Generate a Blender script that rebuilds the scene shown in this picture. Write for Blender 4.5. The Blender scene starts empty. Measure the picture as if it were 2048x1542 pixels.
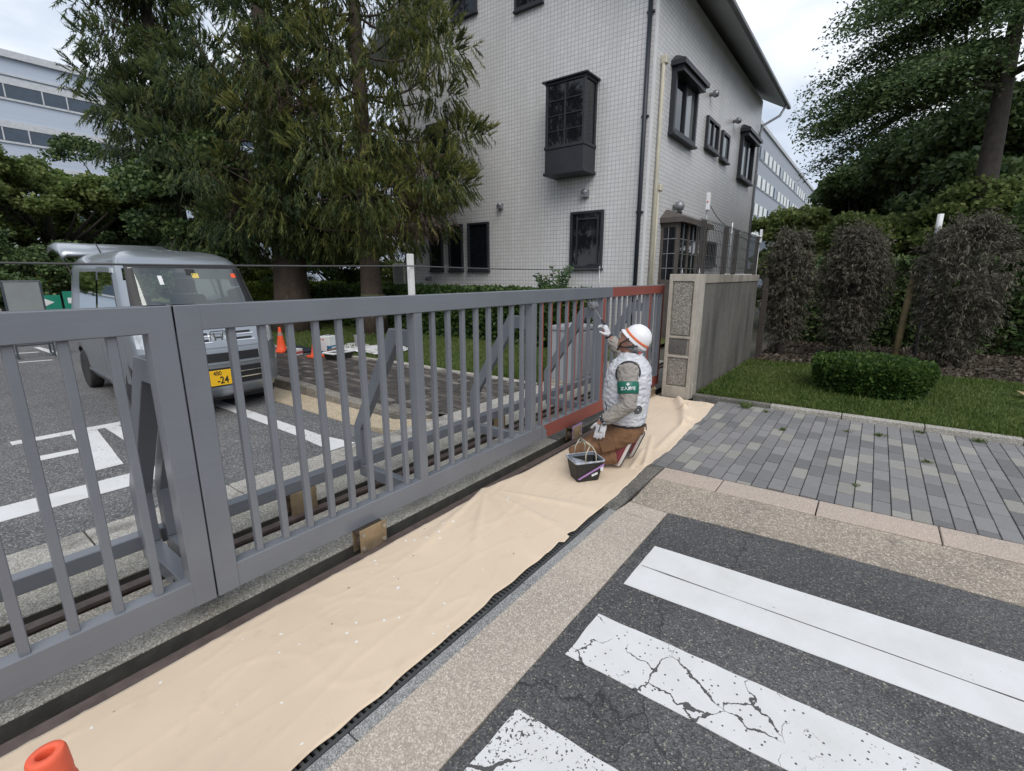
import bpy, bmesh, math, random
import numpy as np
from mathutils import Vector, Matrix, noise as mnoise
random.seed(7); RNG = np.random.default_rng(11)
SC = bpy.context.scene; COL = SC.collection
R = math.radians

# ---------------------------------------------------------------- camera, sky, sun, exposure
cam = bpy.data.cameras.new('camera'); camo = bpy.data.objects.new('camera', cam); COL.objects.link(camo)
cam.sensor_width = 36.0; cam.lens = 36.0 * 950.0 / 2048.0; cam.clip_start = 0.02; cam.clip_end = 3000
YAW, PITCH = R(37.007), R(13.02)
fwd = Vector((math.cos(YAW) * math.cos(PITCH), math.sin(YAW) * math.cos(PITCH), -math.sin(PITCH)))
camo.location = (0, 0, 1.6)
camo.rotation_euler = fwd.to_track_quat('-Z', 'Y').to_euler()
SC.camera = camo
SUN_EL, SUN_AZ = R(47), R(226)          # azimuth measured from +X towards +Y: high, behind the camera's left shoulder
W = bpy.data.worlds.new('World'); SC.world = W; W.use_nodes = True
nt = W.node_tree; nt.nodes.clear()
def wn(t, **k):
    n = nt.nodes.new(t)
    for a, b in k.items(): setattr(n, a, b)
    return n
wout = wn('ShaderNodeOutputWorld'); bga = wn('ShaderNodeBackground'); bgb = wn('ShaderNodeBackground'); mix = wn('ShaderNodeMixShader')
sky = wn('ShaderNodeTexSky', sky_type='NISHITA'); sky.sun_disc = False
sky.sun_elevation = SUN_EL; sky.sun_rotation = R(90) - SUN_AZ; sky.air_density = 1.0; sky.dust_density = 2.0
bga.inputs['Strength'].default_value = 0.11
nt.links.new(sky.outputs[0], bga.inputs['Color'])
tc = wn('ShaderNodeTexCoord'); mp = wn('ShaderNodeMapping'); mp.inputs['Scale'].default_value = (1.0, 1.0, 2.2); mp.inputs['Location'].default_value = (3.1, 1.4, 0.3)
nt.links.new(tc.outputs['Generated'], mp.inputs['Vector'])
n1 = wn('ShaderNodeTexNoise'); n1.inputs['Scale'].default_value = 1.7; n1.inputs['Detail'].default_value = 7; n1.inputs['Roughness'].default_value = 0.52
n2 = wn('ShaderNodeTexNoise'); n2.inputs['Scale'].default_value = 3.3; n2.inputs['Detail'].default_value = 6
for n in (n1, n2): nt.links.new(mp.outputs[0], n.inputs['Vector'])
cr = wn('ShaderNodeValToRGB'); cr.color_ramp.elements[0].position = 0.34; cr.color_ramp.elements[1].position = 0.60
cr.color_ramp.elements[0].color = (0.40, 0.48, 0.60, 1); cr.color_ramp.elements[1].color = (0.78, 0.82, 0.88, 1)
nt.links.new(n2.outputs['Fac'], cr.inputs[0]); nt.links.new(cr.outputs[0], bgb.inputs['Color']); bgb.inputs['Strength'].default_value = 1.0
cf = wn('ShaderNodeValToRGB'); cf.color_ramp.elements[0].position = 0.30; cf.color_ramp.elements[1].position = 0.50
cf.color_ramp.elements[0].color = (0.6, 0.6, 0.6, 1); cf.color_ramp.elements[1].color = (1, 1, 1, 1)
nt.links.new(n1.outputs['Fac'], cf.inputs[0]); nt.links.new(cf.outputs[0], mix.inputs[0])
nt.links.new(bga.outputs[0], mix.inputs[1]); nt.links.new(bgb.outputs[0], mix.inputs[2]); nt.links.new(mix.outputs[0], wout.inputs[0])
sun = bpy.data.lights.new('sun', 'SUN'); sun.energy = 1.5; sun.angle = R(45); sun.color = (1.0, 0.95, 0.88)
suno = bpy.data.objects.new('sun', sun); COL.objects.link(suno)
sd = Vector((math.cos(SUN_AZ) * math.cos(SUN_EL), math.sin(SUN_AZ) * math.cos(SUN_EL), math.sin(SUN_EL)))
suno.rotation_euler = sd.to_track_quat('Z', 'Y').to_euler(); suno.location = (0, -6, 20)
SC.view_settings.view_transform = 'Standard'; SC.view_settings.look = 'None'
SC.view_settings.exposure = 0.43; SC.view_settings.gamma = 1.0; SC.view_settings.use_curve_mapping = False
SC.render.engine = 'CYCLES'
SC.cycles.max_bounces = 6; SC.cycles.diffuse_bounces = 3; SC.cycles.glossy_bounces = 3; SC.cycles.transmission_bounces = 4
SC.cycles.transparent_max_bounces = 6; SC.cycles.caustics_reflective = False; SC.cycles.caustics_refractive = False

# ---------------------------------------------------------------- material helpers
class NT:
    def __init__(s, name):
        s.m = bpy.data.materials.new(name); s.m.use_nodes = True; s.t = s.m.node_tree
        s.b = s.t.nodes['Principled BSDF']; s.out = s.t.nodes['Material Output']; s._c = None
    def n(s, t, **k):
        n = s.t.nodes.new(t)
        for a, b in k.items():
            if a in n.inputs.keys() if hasattr(n.inputs, 'keys') else False: n.inputs[a].default_value = b
            else: setattr(n, a, b)
        return n
    def l(s, a, b): s.t.links.new(a, b)
    def co(s):
        if s._c is None: s._c = s.n('ShaderNodeTexCoord').outputs['Object']
        return s._c
    def noise(s, scale, detail=4, rough=0.55, vec=None, dist=0.0):
        n = s.n('ShaderNodeTexNoise'); n.inputs['Scale'].default_value = scale; n.inputs['Detail'].default_value = detail
        n.inputs['Roughness'].default_value = rough; n.inputs['Distortion'].default_value = dist
        s.l(vec or s.co(), n.inputs['Vector']); return n.outputs['Fac']
    def voro(s, scale, feature='F1', out='Color', vec=None):
        n = s.n('ShaderNodeTexVoronoi'); n.feature = feature; n.inputs['Scale'].default_value = scale
        s.l(vec or s.co(), n.inputs['Vector']); return n.outputs[out]
    def ramp(s, fac, stops):
        r = s.n('ShaderNodeValToRGB'); e = r.color_ramp.elements
        while len(e) < len(stops): e.new(0.5)
        for i, (p, c) in enumerate(stops):
            e[i].position = p; e[i].color = (c, c, c, 1) if isinstance(c, (int, float)) else (*c, 1)
        s.l(fac, r.inputs[0]); return r.outputs[0]
    def mixc(s, fac, a, b, mode='MIX'):
        m = s.n('ShaderNodeMix'); m.data_type = 'RGBA'; m.blend_type = mode
        for v, i in ((fac, 0), (a, 6), (b, 7)):
            if isinstance(v, (int, float)): m.inputs[i].default_value = v
            elif isinstance(v, tuple): m.inputs[i].default_value = (*v, 1)
            else: s.l(v, m.inputs[i])
        return m.outputs[2]
    def math(s, op, a, b=0.0):
        m = s.n('ShaderNodeMath'); m.operation = op
        for v, i in ((a, 0), (b, 1)):
            if isinstance(v, (int, float)): m.inputs[i].default_value = v
            else: s.l(v, m.inputs[i])
        return m.outputs[0]
    def bump(s, h, strength=0.5, dist=0.01):
        b = s.n('ShaderNodeBump'); b.inputs['Strength'].default_value = strength; b.inputs['Distance'].default_value = dist
        s.l(h, b.inputs['Height']); s.l(b.outputs[0], s.b.inputs['Normal']); return b.outputs[0]
    def base(s, c):
        if isinstance(c, tuple): s.b.inputs['Base Color'].default_value = (*c, 1)
        else: s.l(c, s.b.inputs['Base Color'])
    def set(s, rough=None, metal=None, spec=None, coat=None, rough_l=None):
        if rough is not None: s.b.inputs['Roughness'].default_value = rough
        if metal is not None: s.b.inputs['Metallic'].default_value = metal
        if spec is not None: s.b.inputs['Specular IOR Level'].default_value = spec
        if coat is not None: s.b.inputs['Coat Weight'].default_value = coat; s.b.inputs['Coat Roughness'].default_value = 0.06
        return s

def pm(name, c, c2=None, ns=4.0, rough=0.6, metal=0.0, spec=0.4, bump=0.0, bs=80.0, bd=0.004, coat=None, dirt=None, rv=0.0):
    k = NT(name)
    if c2 is None: c2 = tuple(x * 0.82 for x in c)
    col = k.mixc(k.ramp(k.noise(ns, 5, 0.6), [(0.35, 0.0), (0.65, 1.0)]), c, c2)
    if dirt: col = k.mixc(k.ramp(k.noise(dirt[1], 6, 0.7), [(dirt[2], 0.0), (dirt[2] + 0.12, 1.0)]), col, dirt[0])
    k.base(col); k.set(rough, metal, spec, coat)
    if rv: k.l(k.math('ADD', k.math('MULTIPLY', k.noise(ns * 3, 4), rv), rough - rv * 0.5), k.b.inputs['Roughness'])
    if bump: k.bump(k.noise(bs, 4, 0.6), bump, bd)
    return k.m

def aggregate(name, base, base2, chips, scale, thr, rough=0.85, bump=0.6, bd=0.004, stain=None, patch=1.3, con=1.0, cracks=False):
    """crushed stone in a binder: each voronoi cell a stone of its own tone"""
    k = NT(name)
    cell = k.voro(scale); sep = k.n('ShaderNodeSeparateColor'); k.l(cell, sep.inputs[0])
    b = k.mixc(k.ramp(k.noise(patch, 6, 0.6), [(0.35, 0.0), (0.68, 1.0)]), base, base2)
    tone = k.ramp(sep.outputs[1], [(0.0, 1-.45*con), (0.6, 1.0), (1.0, 1+.5*con)])
    b = k.mixc(1.0, b, tone, 'MULTIPLY')
    c = k.mixc(k.ramp(sep.outputs[0], [(thr, 0.0), (thr + 0.03, 1.0)]), b, chips)
    if stain: c = k.mixc(k.ramp(k.noise(stain[1], 5, 0.65), [(stain[2], 0.0), (stain[2] + 0.14, 0.85)]), c, stain[0])
    if cracks:
        vec = k.n('ShaderNodeMapping'); vec.inputs['Location'].default_value = (3.3, 2.31, 0); k.l(k.co(), vec.inputs['Vector']); V = vec.outputs[0]
        nz = k.n('ShaderNodeTexNoise'); nz.inputs['Scale'].default_value = 9; nz.inputs['Detail'].default_value = 6; k.l(V, nz.inputs['Vector'])
        sc = k.n('ShaderNodeVectorMath'); sc.operation = 'SCALE'; sc.inputs['Scale'].default_value = 0.16; k.l(nz.outputs['Color'], sc.inputs[0]); wv = k.n('ShaderNodeVectorMath'); wv.operation = 'ADD'; k.l(V, wv.inputs[0]); k.l(sc.outputs[0], wv.inputs[1])
        d = k.voro(4.2, 'DISTANCE_TO_EDGE', 'Distance', wv.outputs[0]); wd = k.math('MULTIPLY', k.math('SUBTRACT', k.noise(1.5, 3, 0.5, V), 0.55), 0.05)
        c = k.mixc(k.math('LESS_THAN', d, wd), c, tuple(x*0.55 for x in base))
        d3 = k.voro(0.55, 'DISTANCE_TO_EDGE', 'Distance', wv.outputs[0]); c = k.mixc(k.math('LESS_THAN', d3, 0.0018), c, tuple(x*0.6 for x in base))
        pc = k.n('ShaderNodeSeparateColor'); k.l(k.voro(0.55, 'F1', 'Color', wv.outputs[0]), pc.inputs[0]); c = k.mixc(1.0, c, k.ramp(pc.outputs[0], [(0.0, 0.82), (1.0, 1.22)]), 'MULTIPLY')
    k.base(c); k.set(rough, 0, 0.35)
    k.bump(k.voro(scale, 'F1', 'Distance'), bump, bd)
    return k.m

def leafmat(name, dark, mid, light, trans=0.25, rough=0.55, ns=0.9):
    k = NT(name)
    g = k.n('ShaderNodeNewGeometry')
    f = k.math('ADD', k.math('MULTIPLY', g.outputs['Random Per Island'], 0.55), k.math('MULTIPLY', k.noise(ns, 3), 0.55))
    c = k.ramp(f, [(0.22, dark), (0.55, mid), (0.86, light)])
    k.base(c); k.set(rough, 0, 0.3)
    t = k.n('ShaderNodeBsdfTranslucent'); k.l(c, t.inputs['Color'])
    m = k.n('ShaderNodeMixShader'); m.inputs[0].default_value = trans
    k.l(k.b.outputs[0], m.inputs[1]); k.l(t.outputs[0], m.inputs[2]); k.l(m.outputs[0], k.out.inputs[0])
    return k.m

# ---------------------------------------------------------------- mesh helpers
class MB:
    def __init__(s): s.v = []; s.f = []; s.mi = []; s.sm = []
    def add(s, vs, fs, mi=0, smooth=False):
        o = len(s.v); s.v += [tuple(p) for p in vs]
        for i, f in enumerate(fs):
            s.f.append([o + q for q in f]); s.mi.append(mi[i] if isinstance(mi, (list, tuple)) else mi); s.sm.append(smooth)
        return s
    def box(s, x0, y0, z0, x1, y1, z1, mi=0):
        # face order: bottom, top, -y, +x, +y, -x
        vs = [(x0,y0,z0),(x1,y0,z0),(x1,y1,z0),(x0,y1,z0),(x0,y0,z1),(x1,y0,z1),(x1,y1,z1),(x0,y1,z1)]
        return s.add(vs, [(3,2,1,0),(4,5,6,7),(0,1,5,4),(1,2,6,5),(2,3,7,6),(3,0,4,7)], mi)
    def obb(s, c, ax, h, mi=0):
        c = Vector(c); ax = [Vector(a).normalized() for a in ax]
        vs = [c + ax[0]*(sx*h[0]) + ax[1]*(sy*h[1]) + ax[2]*(sz*h[2]) for sz in (-1,1) for sx, sy in ((-1,-1),(1,-1),(1,1),(-1,1))]
        return s.add(vs, [(3,2,1,0),(4,5,6,7),(0,1,5,4),(1,2,6,5),(2,3,7,6),(3,0,4,7)], mi)
    def prism(s, poly, d, mi=0):
        """poly: 3-D points of one planar outline; d: extrusion vector"""
        n = len(poly); d = Vector(d); a = [Vector(p) for p in poly]
        return s.add(a + [p + d for p in a], [tuple(range(n))[::-1], tuple(range(n, 2*n))] + [(i, (i+1) % n, n + (i+1) % n, n + i) for i in range(n)], mi)
    def loft(s, rings, mi=0, smooth=True, caps=True, closed=True):
        n = len(rings[0]); vs = [p for r in rings for p in r]; fs = []
        for i in range(len(rings) - 1):
            for j in range(n if closed else n - 1):
                k = (j + 1) % n; fs.append((i*n + j, i*n + k, (i+1)*n + k, (i+1)*n + j))
        if caps: fs += [tuple(range(n))[::-1], tuple(range((len(rings)-1)*n, len(rings)*n))]
        return s.add(vs, fs, mi, smooth)
    def tube(s, pts, rad, n=8, mi=0, smooth=True, caps=True, flat=None):
        pts = [Vector(p) for p in pts]; rings = []
        up = Vector((0, 0, 1)); prev = None
        for i, p in enumerate(pts):
            t = (pts[min(i+1, len(pts)-1)] - pts[max(i-1, 0)]).normalized()
            if prev is None:
                ref = up if abs(t.z) < 0.9 else Vector((1, 0, 0))
                x = t.cross(ref).normalized()
            else:
                x = (prev - t * prev.dot(t)).normalized()
            prev = x; y = t.cross(x)
            r = rad[i] if isinstance(rad, (list, tuple)) else rad
            rx, ry = r if isinstance(r, (list, tuple)) else (r, r)
            rings.append([p + x*(rx*math.cos(a)) + y*(ry*math.sin(a)) for a in [2*math.pi*k/n for k in range(n)]])
        return s.loft(rings, mi, smooth, caps)
    def lathe(s, prof, c=(0,0,0), n=20, mi=0, smooth=True, caps=True, ax=None, sx=1.0, sy=1.0):
        """prof: (radius, height) pairs along axis"""
        c = Vector(c); M = Matrix.Identity(3) if ax is None else Vector(ax).to_track_quat('Z', 'Y').to_matrix()
        rings = [[c + M @ Vector((r*sx*math.cos(2*math.pi*k/n), r*sy*math.sin(2*math.pi*k/n), h)) for k in range(n)] for r, h in prof]
        return s.loft(rings, mi, smooth, caps)
    def grid(s, fn, nu, nv, mi=0, smooth=True):
        vs = [fn(i/nu, j/nv) for i in range(nu+1) for j in range(nv+1)]
        return s.add(vs, [(i*(nv+1)+j, (i+1)*(nv+1)+j, (i+1)*(nv+1)+j+1, i*(nv+1)+j+1) for i in range(nu) for j in range(nv)], mi, smooth)
    def build(s, name, mats, parent=None, bevel=0.0, world=True, seg=1, link=True, loc=None):
        me = bpy.data.meshes.new(name)
        off = Vector((0,0,0))
        if world and parent is not None:
            p = parent
            while p is not None: off += p.location; p = p.parent
        if loc is not None: off += Vector(loc)
        me.from_pydata([tuple(Vector(p) - off) for p in s.v], [], s.f)
        for m in (mats if isinstance(mats, (list, tuple)) else [mats]): me.materials.append(m)
        me.polygons.foreach_set('material_index', s.mi); me.polygons.foreach_set('use_smooth', s.sm)
        if bevel:
            bm = bmesh.new(); bm.from_mesh(me)
            bmesh.ops.remove_doubles(bm, verts=bm.verts, dist=1e-6)
            es = [e for e in bm.edges if len(e.link_faces) == 2 and e.calc_face_angle(0) > 0.6]
            bmesh.ops.bevel(bm, geom=es, offset=bevel, segments=seg, profile=0.5, affect='EDGES', clamp_overlap=True)
            bm.to_mesh(me); bm.free()
        me.update()
        o = bpy.data.objects.new(name, me)
        if link: COL.objects.link(o)
        if parent is not None: o.parent = parent
        if loc is not None: o.location = loc
        return o

def npmesh(name, V, quads, mat, parent=None, smooth=False):
    """V (n,3) float array, quads (m,k) int array -> object, vectorised"""
    me = bpy.data.meshes.new(name); off = np.zeros(3); p = parent
    while p is not None: off += np.array(p.location); p = p.parent
    V = np.asarray(V, np.float32) - off.astype(np.float32); k = quads.shape[1]
    me.vertices.add(len(V)); me.vertices.foreach_set('co', V.ravel())
    me.loops.add(quads.size); me.loops.foreach_set('vertex_index', quads.ravel().astype(np.int32))
    me.polygons.add(len(quads)); me.polygons.foreach_set('loop_start', np.arange(0, quads.size, k, dtype=np.int32))
    me.polygons.foreach_set('loop_total', np.full(len(quads), k, np.int32))
    if smooth: me.polygons.foreach_set('use_smooth', np.ones(len(quads), bool))
    me.update(calc_edges=True); me.materials.append(mat)
    o = bpy.data.objects.new(name, me); COL.objects.link(o)
    if parent is not None: o.parent = parent
    return o

def tag(o, label=None, cat=None, group=None, kind=None):
    if label: o['label'] = label
    if cat: o['category'] = cat
    if group: o['group'] = group
    if kind: o['kind'] = kind
    return o
def thing(name, label, cat, loc=(0,0,0), group=None, rz=0.0):
    o = bpy.data.objects.new(name, None); COL.objects.link(o); o.location = loc; o.rotation_euler = (0,0,rz); o.empty_display_size = 0.1
    return tag(o, label, cat, group)
def struct(name, mb, mats, bevel=0.0): return tag(mb.build(name, mats, None, bevel), kind='structure')
def copy_tree(o, parent=None):
    c = o.copy(); COL.objects.link(c); c.parent = parent
    for ch in list(o.children): copy_tree(ch, c)
    return c
def apply_mods(o):
    dg = bpy.context.evaluated_depsgraph_get(); dg.update()
    me = bpy.data.meshes.new_from_object(o.evaluated_get(dg), depsgraph=dg)
    old = o.data; o.modifiers.clear(); o.data = me; bpy.data.meshes.remove(old); return o
def vnoise(P, scale, seed=0.0):
    return np.array([mnoise.noise(Vector((p[0]*scale + seed, p[1]*scale + seed*1.7, p[2]*scale - seed))) for p in P])
def text_obj(txt, name, mat, parent, loc, xdir, ydir, size, depth=0.0015, shear=0.0, bold=0.0, sx=1.0, align='CENTER'):
    cu = bpy.data.curves.new(name, 'FONT'); cu.body = txt; cu.size = size; cu.align_x = align; cu.align_y = 'CENTER'; cu.extrude = depth; cu.offset = bold
    t = bpy.data.objects.new(name, cu); COL.objects.link(t)
    dg = bpy.context.evaluated_depsgraph_get(); dg.update()
    me = bpy.data.meshes.new_from_object(t.evaluated_get(dg)); bpy.data.objects.remove(t)
    x = Vector(xdir).normalized(); y = Vector(ydir).normalized(); z = x.cross(y)
    off = Vector((0,0,0)); p = parent
    while p is not None: off += p.location; p = p.parent
    M = Matrix((x*sx, y, z)).transposed()
    for v in me.vertices: v.co = M @ v.co + Vector(loc) - off
    me.materials.clear(); me.materials.append(mat)
    o = bpy.data.objects.new(name, me); COL.objects.link(o); o.parent = parent
    return o
# ---------------------------------------------------------------- materials
M = {}
M['asphalt'] = aggregate('asphalt', (0.070,0.070,0.072), (0.108,0.107,0.108), (0.24,0.225,0.19), 150, 0.93, stain=((0.035,0.035,0.037), 1.4, 0.60), bump=0.8, bd=0.006, patch=.9, cracks=True)
M['asphalt_yard'] = aggregate('asphalt_yard', (0.100,0.101,0.106), (0.145,0.145,0.146), (0.32,0.31,0.29), 120, 0.86, bump=0.7, bd=0.006)
M['apron'] = aggregate('apron_concrete', (0.43,0.375,0.315), (0.365,0.32,0.27), (0.60,0.55,0.48), 190, 0.90, con=.6, stain=((0.28,0.25,0.22), 2.6, 0.66), bump=0.35, bd=0.003)
M['gutter'] = aggregate('exposed_aggregate', (0.37,0.315,0.255), (0.27,0.235,0.195), (0.56,0.50,0.42), 130, 0.86, con=.75, stain=((0.13,0.12,0.11), 3.0, 0.60), bump=0.9, bd=0.006)
M['slab'] = aggregate('track_slab', (0.36,0.335,0.285), (0.28,0.265,0.225), (0.55,0.52,0.46), 170, 0.90, stain=((0.15,0.15,0.13), 2.2, 0.62), bump=0.6, bd=0.004)
M['trench'] = pm('trench_dirt', (0.060,0.058,0.050), (0.038,0.037,0.033), ns=12, rough=0.95, bump=0.6)
M['slab_dark'] = aggregate('dark_kerb_concrete', (0.17,0.16,0.14), (0.115,0.11,0.10), (0.32,0.30,0.27), 170, 0.92, stain=((0.05,0.05,0.045), 3.0, 0.56), bump=0.6)
M['pink'] = aggregate('pink_granite', (0.42,0.345,0.29), (0.37,0.31,0.265), (0.58,0.50,0.43), 260, 0.84, con=.5, bump=0.2, bd=0.002, stain=((0.24,0.21,0.18), 2.0, 0.68))
M['granite'] = aggregate('grey_granite', (0.25,0.25,0.245), (0.20,0.20,0.20), (0.42,0.42,0.41), 260, 0.86, bump=0.25, bd=0.002, stain=((0.13,0.12,0.11), 3.0, 0.66))
M['kerbstone'] = aggregate('weathered_kerb', (0.42,0.40,0.36), (0.30,0.28,0.25), (0.55,0.53,0.48), 180, 0.9, bump=0.4, stain=((0.09,0.085,0.075), 1.5, 0.56))
M['tan'] = aggregate('tan_gutter', (0.46,0.38,0.27), (0.40,0.33,0.235), (0.58,0.50,0.38), 150, 0.90, bump=0.4, stain=((0.2,0.17,0.13), 1.8, 0.66))
M['joint'] = pm('joint_sand', (0.12,0.112,0.10), (0.08,0.075,0.068), ns=9, rough=0.95, bump=0.4)
M['soil'] = pm('soil_bed', (0.085,0.062,0.046), (0.045,0.034,0.026), ns=5, rough=0.95, bump=0.9, bs=30, bd=0.03)
M['turf'] = pm('turf_ground', (0.060,0.090,0.022), (0.095,0.10,0.034), ns=1.6, rough=0.9, bump=0.6, bs=70, bd=0.01)
M['grass'] = leafmat('grass_blades', (0.040,0.074,0.014), (0.080,0.132,0.026), (0.17,0.20,0.06), 0.3, ns=1.5)
M['ground'] = pm('far_ground', (0.075,0.085,0.05), (0.11,0.10,0.085), ns=0.12, rough=0.95)
def paver(name, c):
    k = NT(name); g = k.n('ShaderNodeObjectInfo')
    v = k.math('ADD', k.math('MULTIPLY', g.outputs['Random'], 0.26), 0.87)
    cc = k.mixc(1.0, k.mixc(k.noise(9, 5, 0.7), c, tuple(x*0.78 for x in c)), v, 'MULTIPLY')
    sp = k.voro(420); s2 = k.n('ShaderNodeSeparateColor'); k.l(sp, s2.inputs[0])
    cc = k.mixc(k.ramp(s2.outputs[0], [(0.80, 0.0), (0.86, 0.45)]), cc, tuple(min(1, x*1.7) for x in c))
    k.base(cc); k.set(0.85, 0, 0.3); k.bump(k.noise(180, 3), 0.35, 0.003); return k.m
M['paver'] = paver('grey_paver', (0.215,0.210,0.210)); M['paver_light'] = paver('pale_paver', (0.285,0.276,0.252)); M['paver_dark'] = paver('dark_paver', (0.170,0.168,0.170))
M['paver_in'] = [pm('dark_walk_brick', (0.075,0.066,0.060), (0.048,0.043,0.04), ns=6, rough=0.8), pm('mid_walk_brick', (0.115,0.100,0.088), (0.075,0.066,0.06), ns=6, rough=0.8), pm('pale_walk_brick', (0.19,0.172,0.155), (0.13,0.12,0.11), ns=6, rough=0.8)]
def roadpaint(name, wear=0.70, cracks=None, seed=0.0, dots=None):
    k = NT(name)
    vec = k.n('ShaderNodeMapping'); vec.inputs['Location'].default_value = (seed, seed*0.7, 0); k.l(k.co(), vec.inputs['Vector']); V = vec.outputs[0]
    white = k.mixc(k.ramp(k.noise(3.5, 6, 0.65, V), [(0.35, 0.0), (0.75, 1.0)]), (0.66,0.665,0.67), (0.57,0.565,0.55))
    white = k.mixc(k.ramp(k.noise(26, 4, 0.7, V), [(0.62, 0.0), (0.8, 0.45)]), white, (0.50,0.48,0.44))
    m = k.ramp(k.math('MULTIPLY', k.noise(70, 3, 0.6, V), k.math('ADD', k.noise(2.2, 3, 0.5, V), 0.55)), [(wear - 0.04, 0.0), (wear, 1.0)])
    if cracks:
        wv = k.n('ShaderNodeVectorMath'); wv.operation = 'ADD'; nz = k.n('ShaderNodeTexNoise'); nz.inputs['Scale'].default_value = 9; nz.inputs['Detail'].default_value = 6; k.l(V, nz.inputs['Vector'])
        sc = k.n('ShaderNodeVectorMath'); sc.operation = 'SCALE'; sc.inputs['Scale'].default_value = 0.16; k.l(nz.outputs['Color'], sc.inputs[0]); k.l(V, wv.inputs[0]); k.l(sc.outputs[0], wv.inputs[1])
        d = k.voro(cracks, 'DISTANCE_TO_EDGE', 'Distance', wv.outputs[0])
        reg = k.ramp(k.noise(1.5, 3, 0.5, V), [(0.38, 0.0), (0.52, 1.0)])
        wd = k.math('MULTIPLY', k.math('MULTIPLY', k.noise(5, 4, 0.6, V), 0.058), reg)
        lim = k.math('LESS_THAN', d, k.math('SUBTRACT', wd, 0.008)); m = k.math('MAXIMUM', m, lim)
        d2 = k.voro(cracks*3.1, 'DISTANCE_TO_EDGE', 'Distance', wv.outputs[0])
        fine = k.math('MULTIPLY', k.math('LESS_THAN', d2, 0.012), k.math('GREATER_THAN', k.noise(4.3, 3, 0.5, V), 0.60)); m = k.math('MAXIMUM', m, k.math('MULTIPLY', fine, 0.55))
    if dots: 
        dd = k.voro(dots, 'F1', 'Distance', V); m = k.math('MAXIMUM', m, k.math('MULTIPLY', k.math('LESS_THAN', dd, 0.15), k.math('GREATER_THAN', k.noise(1.9, 2, 0.5, V), 0.44)))
    k.base(k.mixc(m, white, (0.085,0.083,0.082))); k.set(0.7, 0, 0.3); k.bump(k.noise(160, 3), 0.25, 0.002); return k.m
M['paint_clean'] = roadpaint('road_paint_clean', 0.86)
M['paint_crack'] = roadpaint('road_paint_cracked', 0.80, cracks=4.2, seed=3.3, dots=34)
M['paint_worn'] = roadpaint('road_paint_worn', 0.74, cracks=2.0, seed=8.1, dots=46)
M['paint_yard'] = roadpaint('yard_paint', 0.74, seed=5.5)
# gate paints
def gatepaint(name, c):
    k = NT(name); col = k.mixc(k.ramp(k.noise(2.5, 4), [(0.3, 0.0), (0.7, 1.0)]), c, tuple(x*0.86 for x in c))
    st = k.n('ShaderNodeMapping'); st.inputs['Scale'].default_value = (3, 60, 60); k.l(k.co(), st.inputs['Vector'])
    k.base(k.mixc(k.ramp(k.noise(1.0, 3, 0.5, st.outputs[0]), [(0.45, 0.0), (0.75, 0.25)]), col, tuple(x*1.06 for x in c)))
    k.set(0.26, 0, 0.6); k.bump(k.noise(1.2, 4, 0.6, st.outputs[0]), 0.03, 0.002); return k.m
M['gate'] = gatepaint('fresh_grey_paint', (0.160,0.172,0.195)); M['primer'] = gatepaint('red_brown_primer', (0.235,0.058,0.042)); M['primer'].node_tree.nodes['Principled BSDF'].inputs['Roughness'].default_value = 0.6
M['dirtykerb'] = aggregate('dirty_kerb', (0.23,0.21,0.18), (0.16,0.148,0.13), (0.36,0.33,0.29), 150, 0.9, bump=0.5, stain=((0.08,0.075,0.065), 2.0, 0.56))
M['rust'] = pm('rusty_rail', (0.15,0.115,0.105), (0.10,0.078,0.07), ns=14, rough=0.55, metal=0.3, bump=0.2, bs=40)
M['railtop'] = pm('worn_rail_head', (0.16,0.145,0.14), (0.12,0.105,0.1), ns=10, rough=0.4, metal=0.5)
M['zinc'] = pm('stained_zinc', (0.44,0.34,0.22), (0.30,0.23,0.15), ns=9, rough=0.42, metal=0.7, bump=0.15)
M['zinc_dark'] = pm('dark_wheel_steel', (0.10,0.075,0.055), (0.05,0.04,0.032), ns=12, rough=0.6, metal=0.4)
M['bolt'] = pm('bolt_steel', (0.42,0.38,0.32), rough=0.4, metal=0.7)
M['black'] = pm('black_gap', (0.012,0.012,0.012), rough=0.9)
M['grate'] = pm('iron_grate', (0.055,0.058,0.060), (0.085,0.085,0.085), ns=20, rough=0.55, metal=0.3, bump=0.2)
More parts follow.
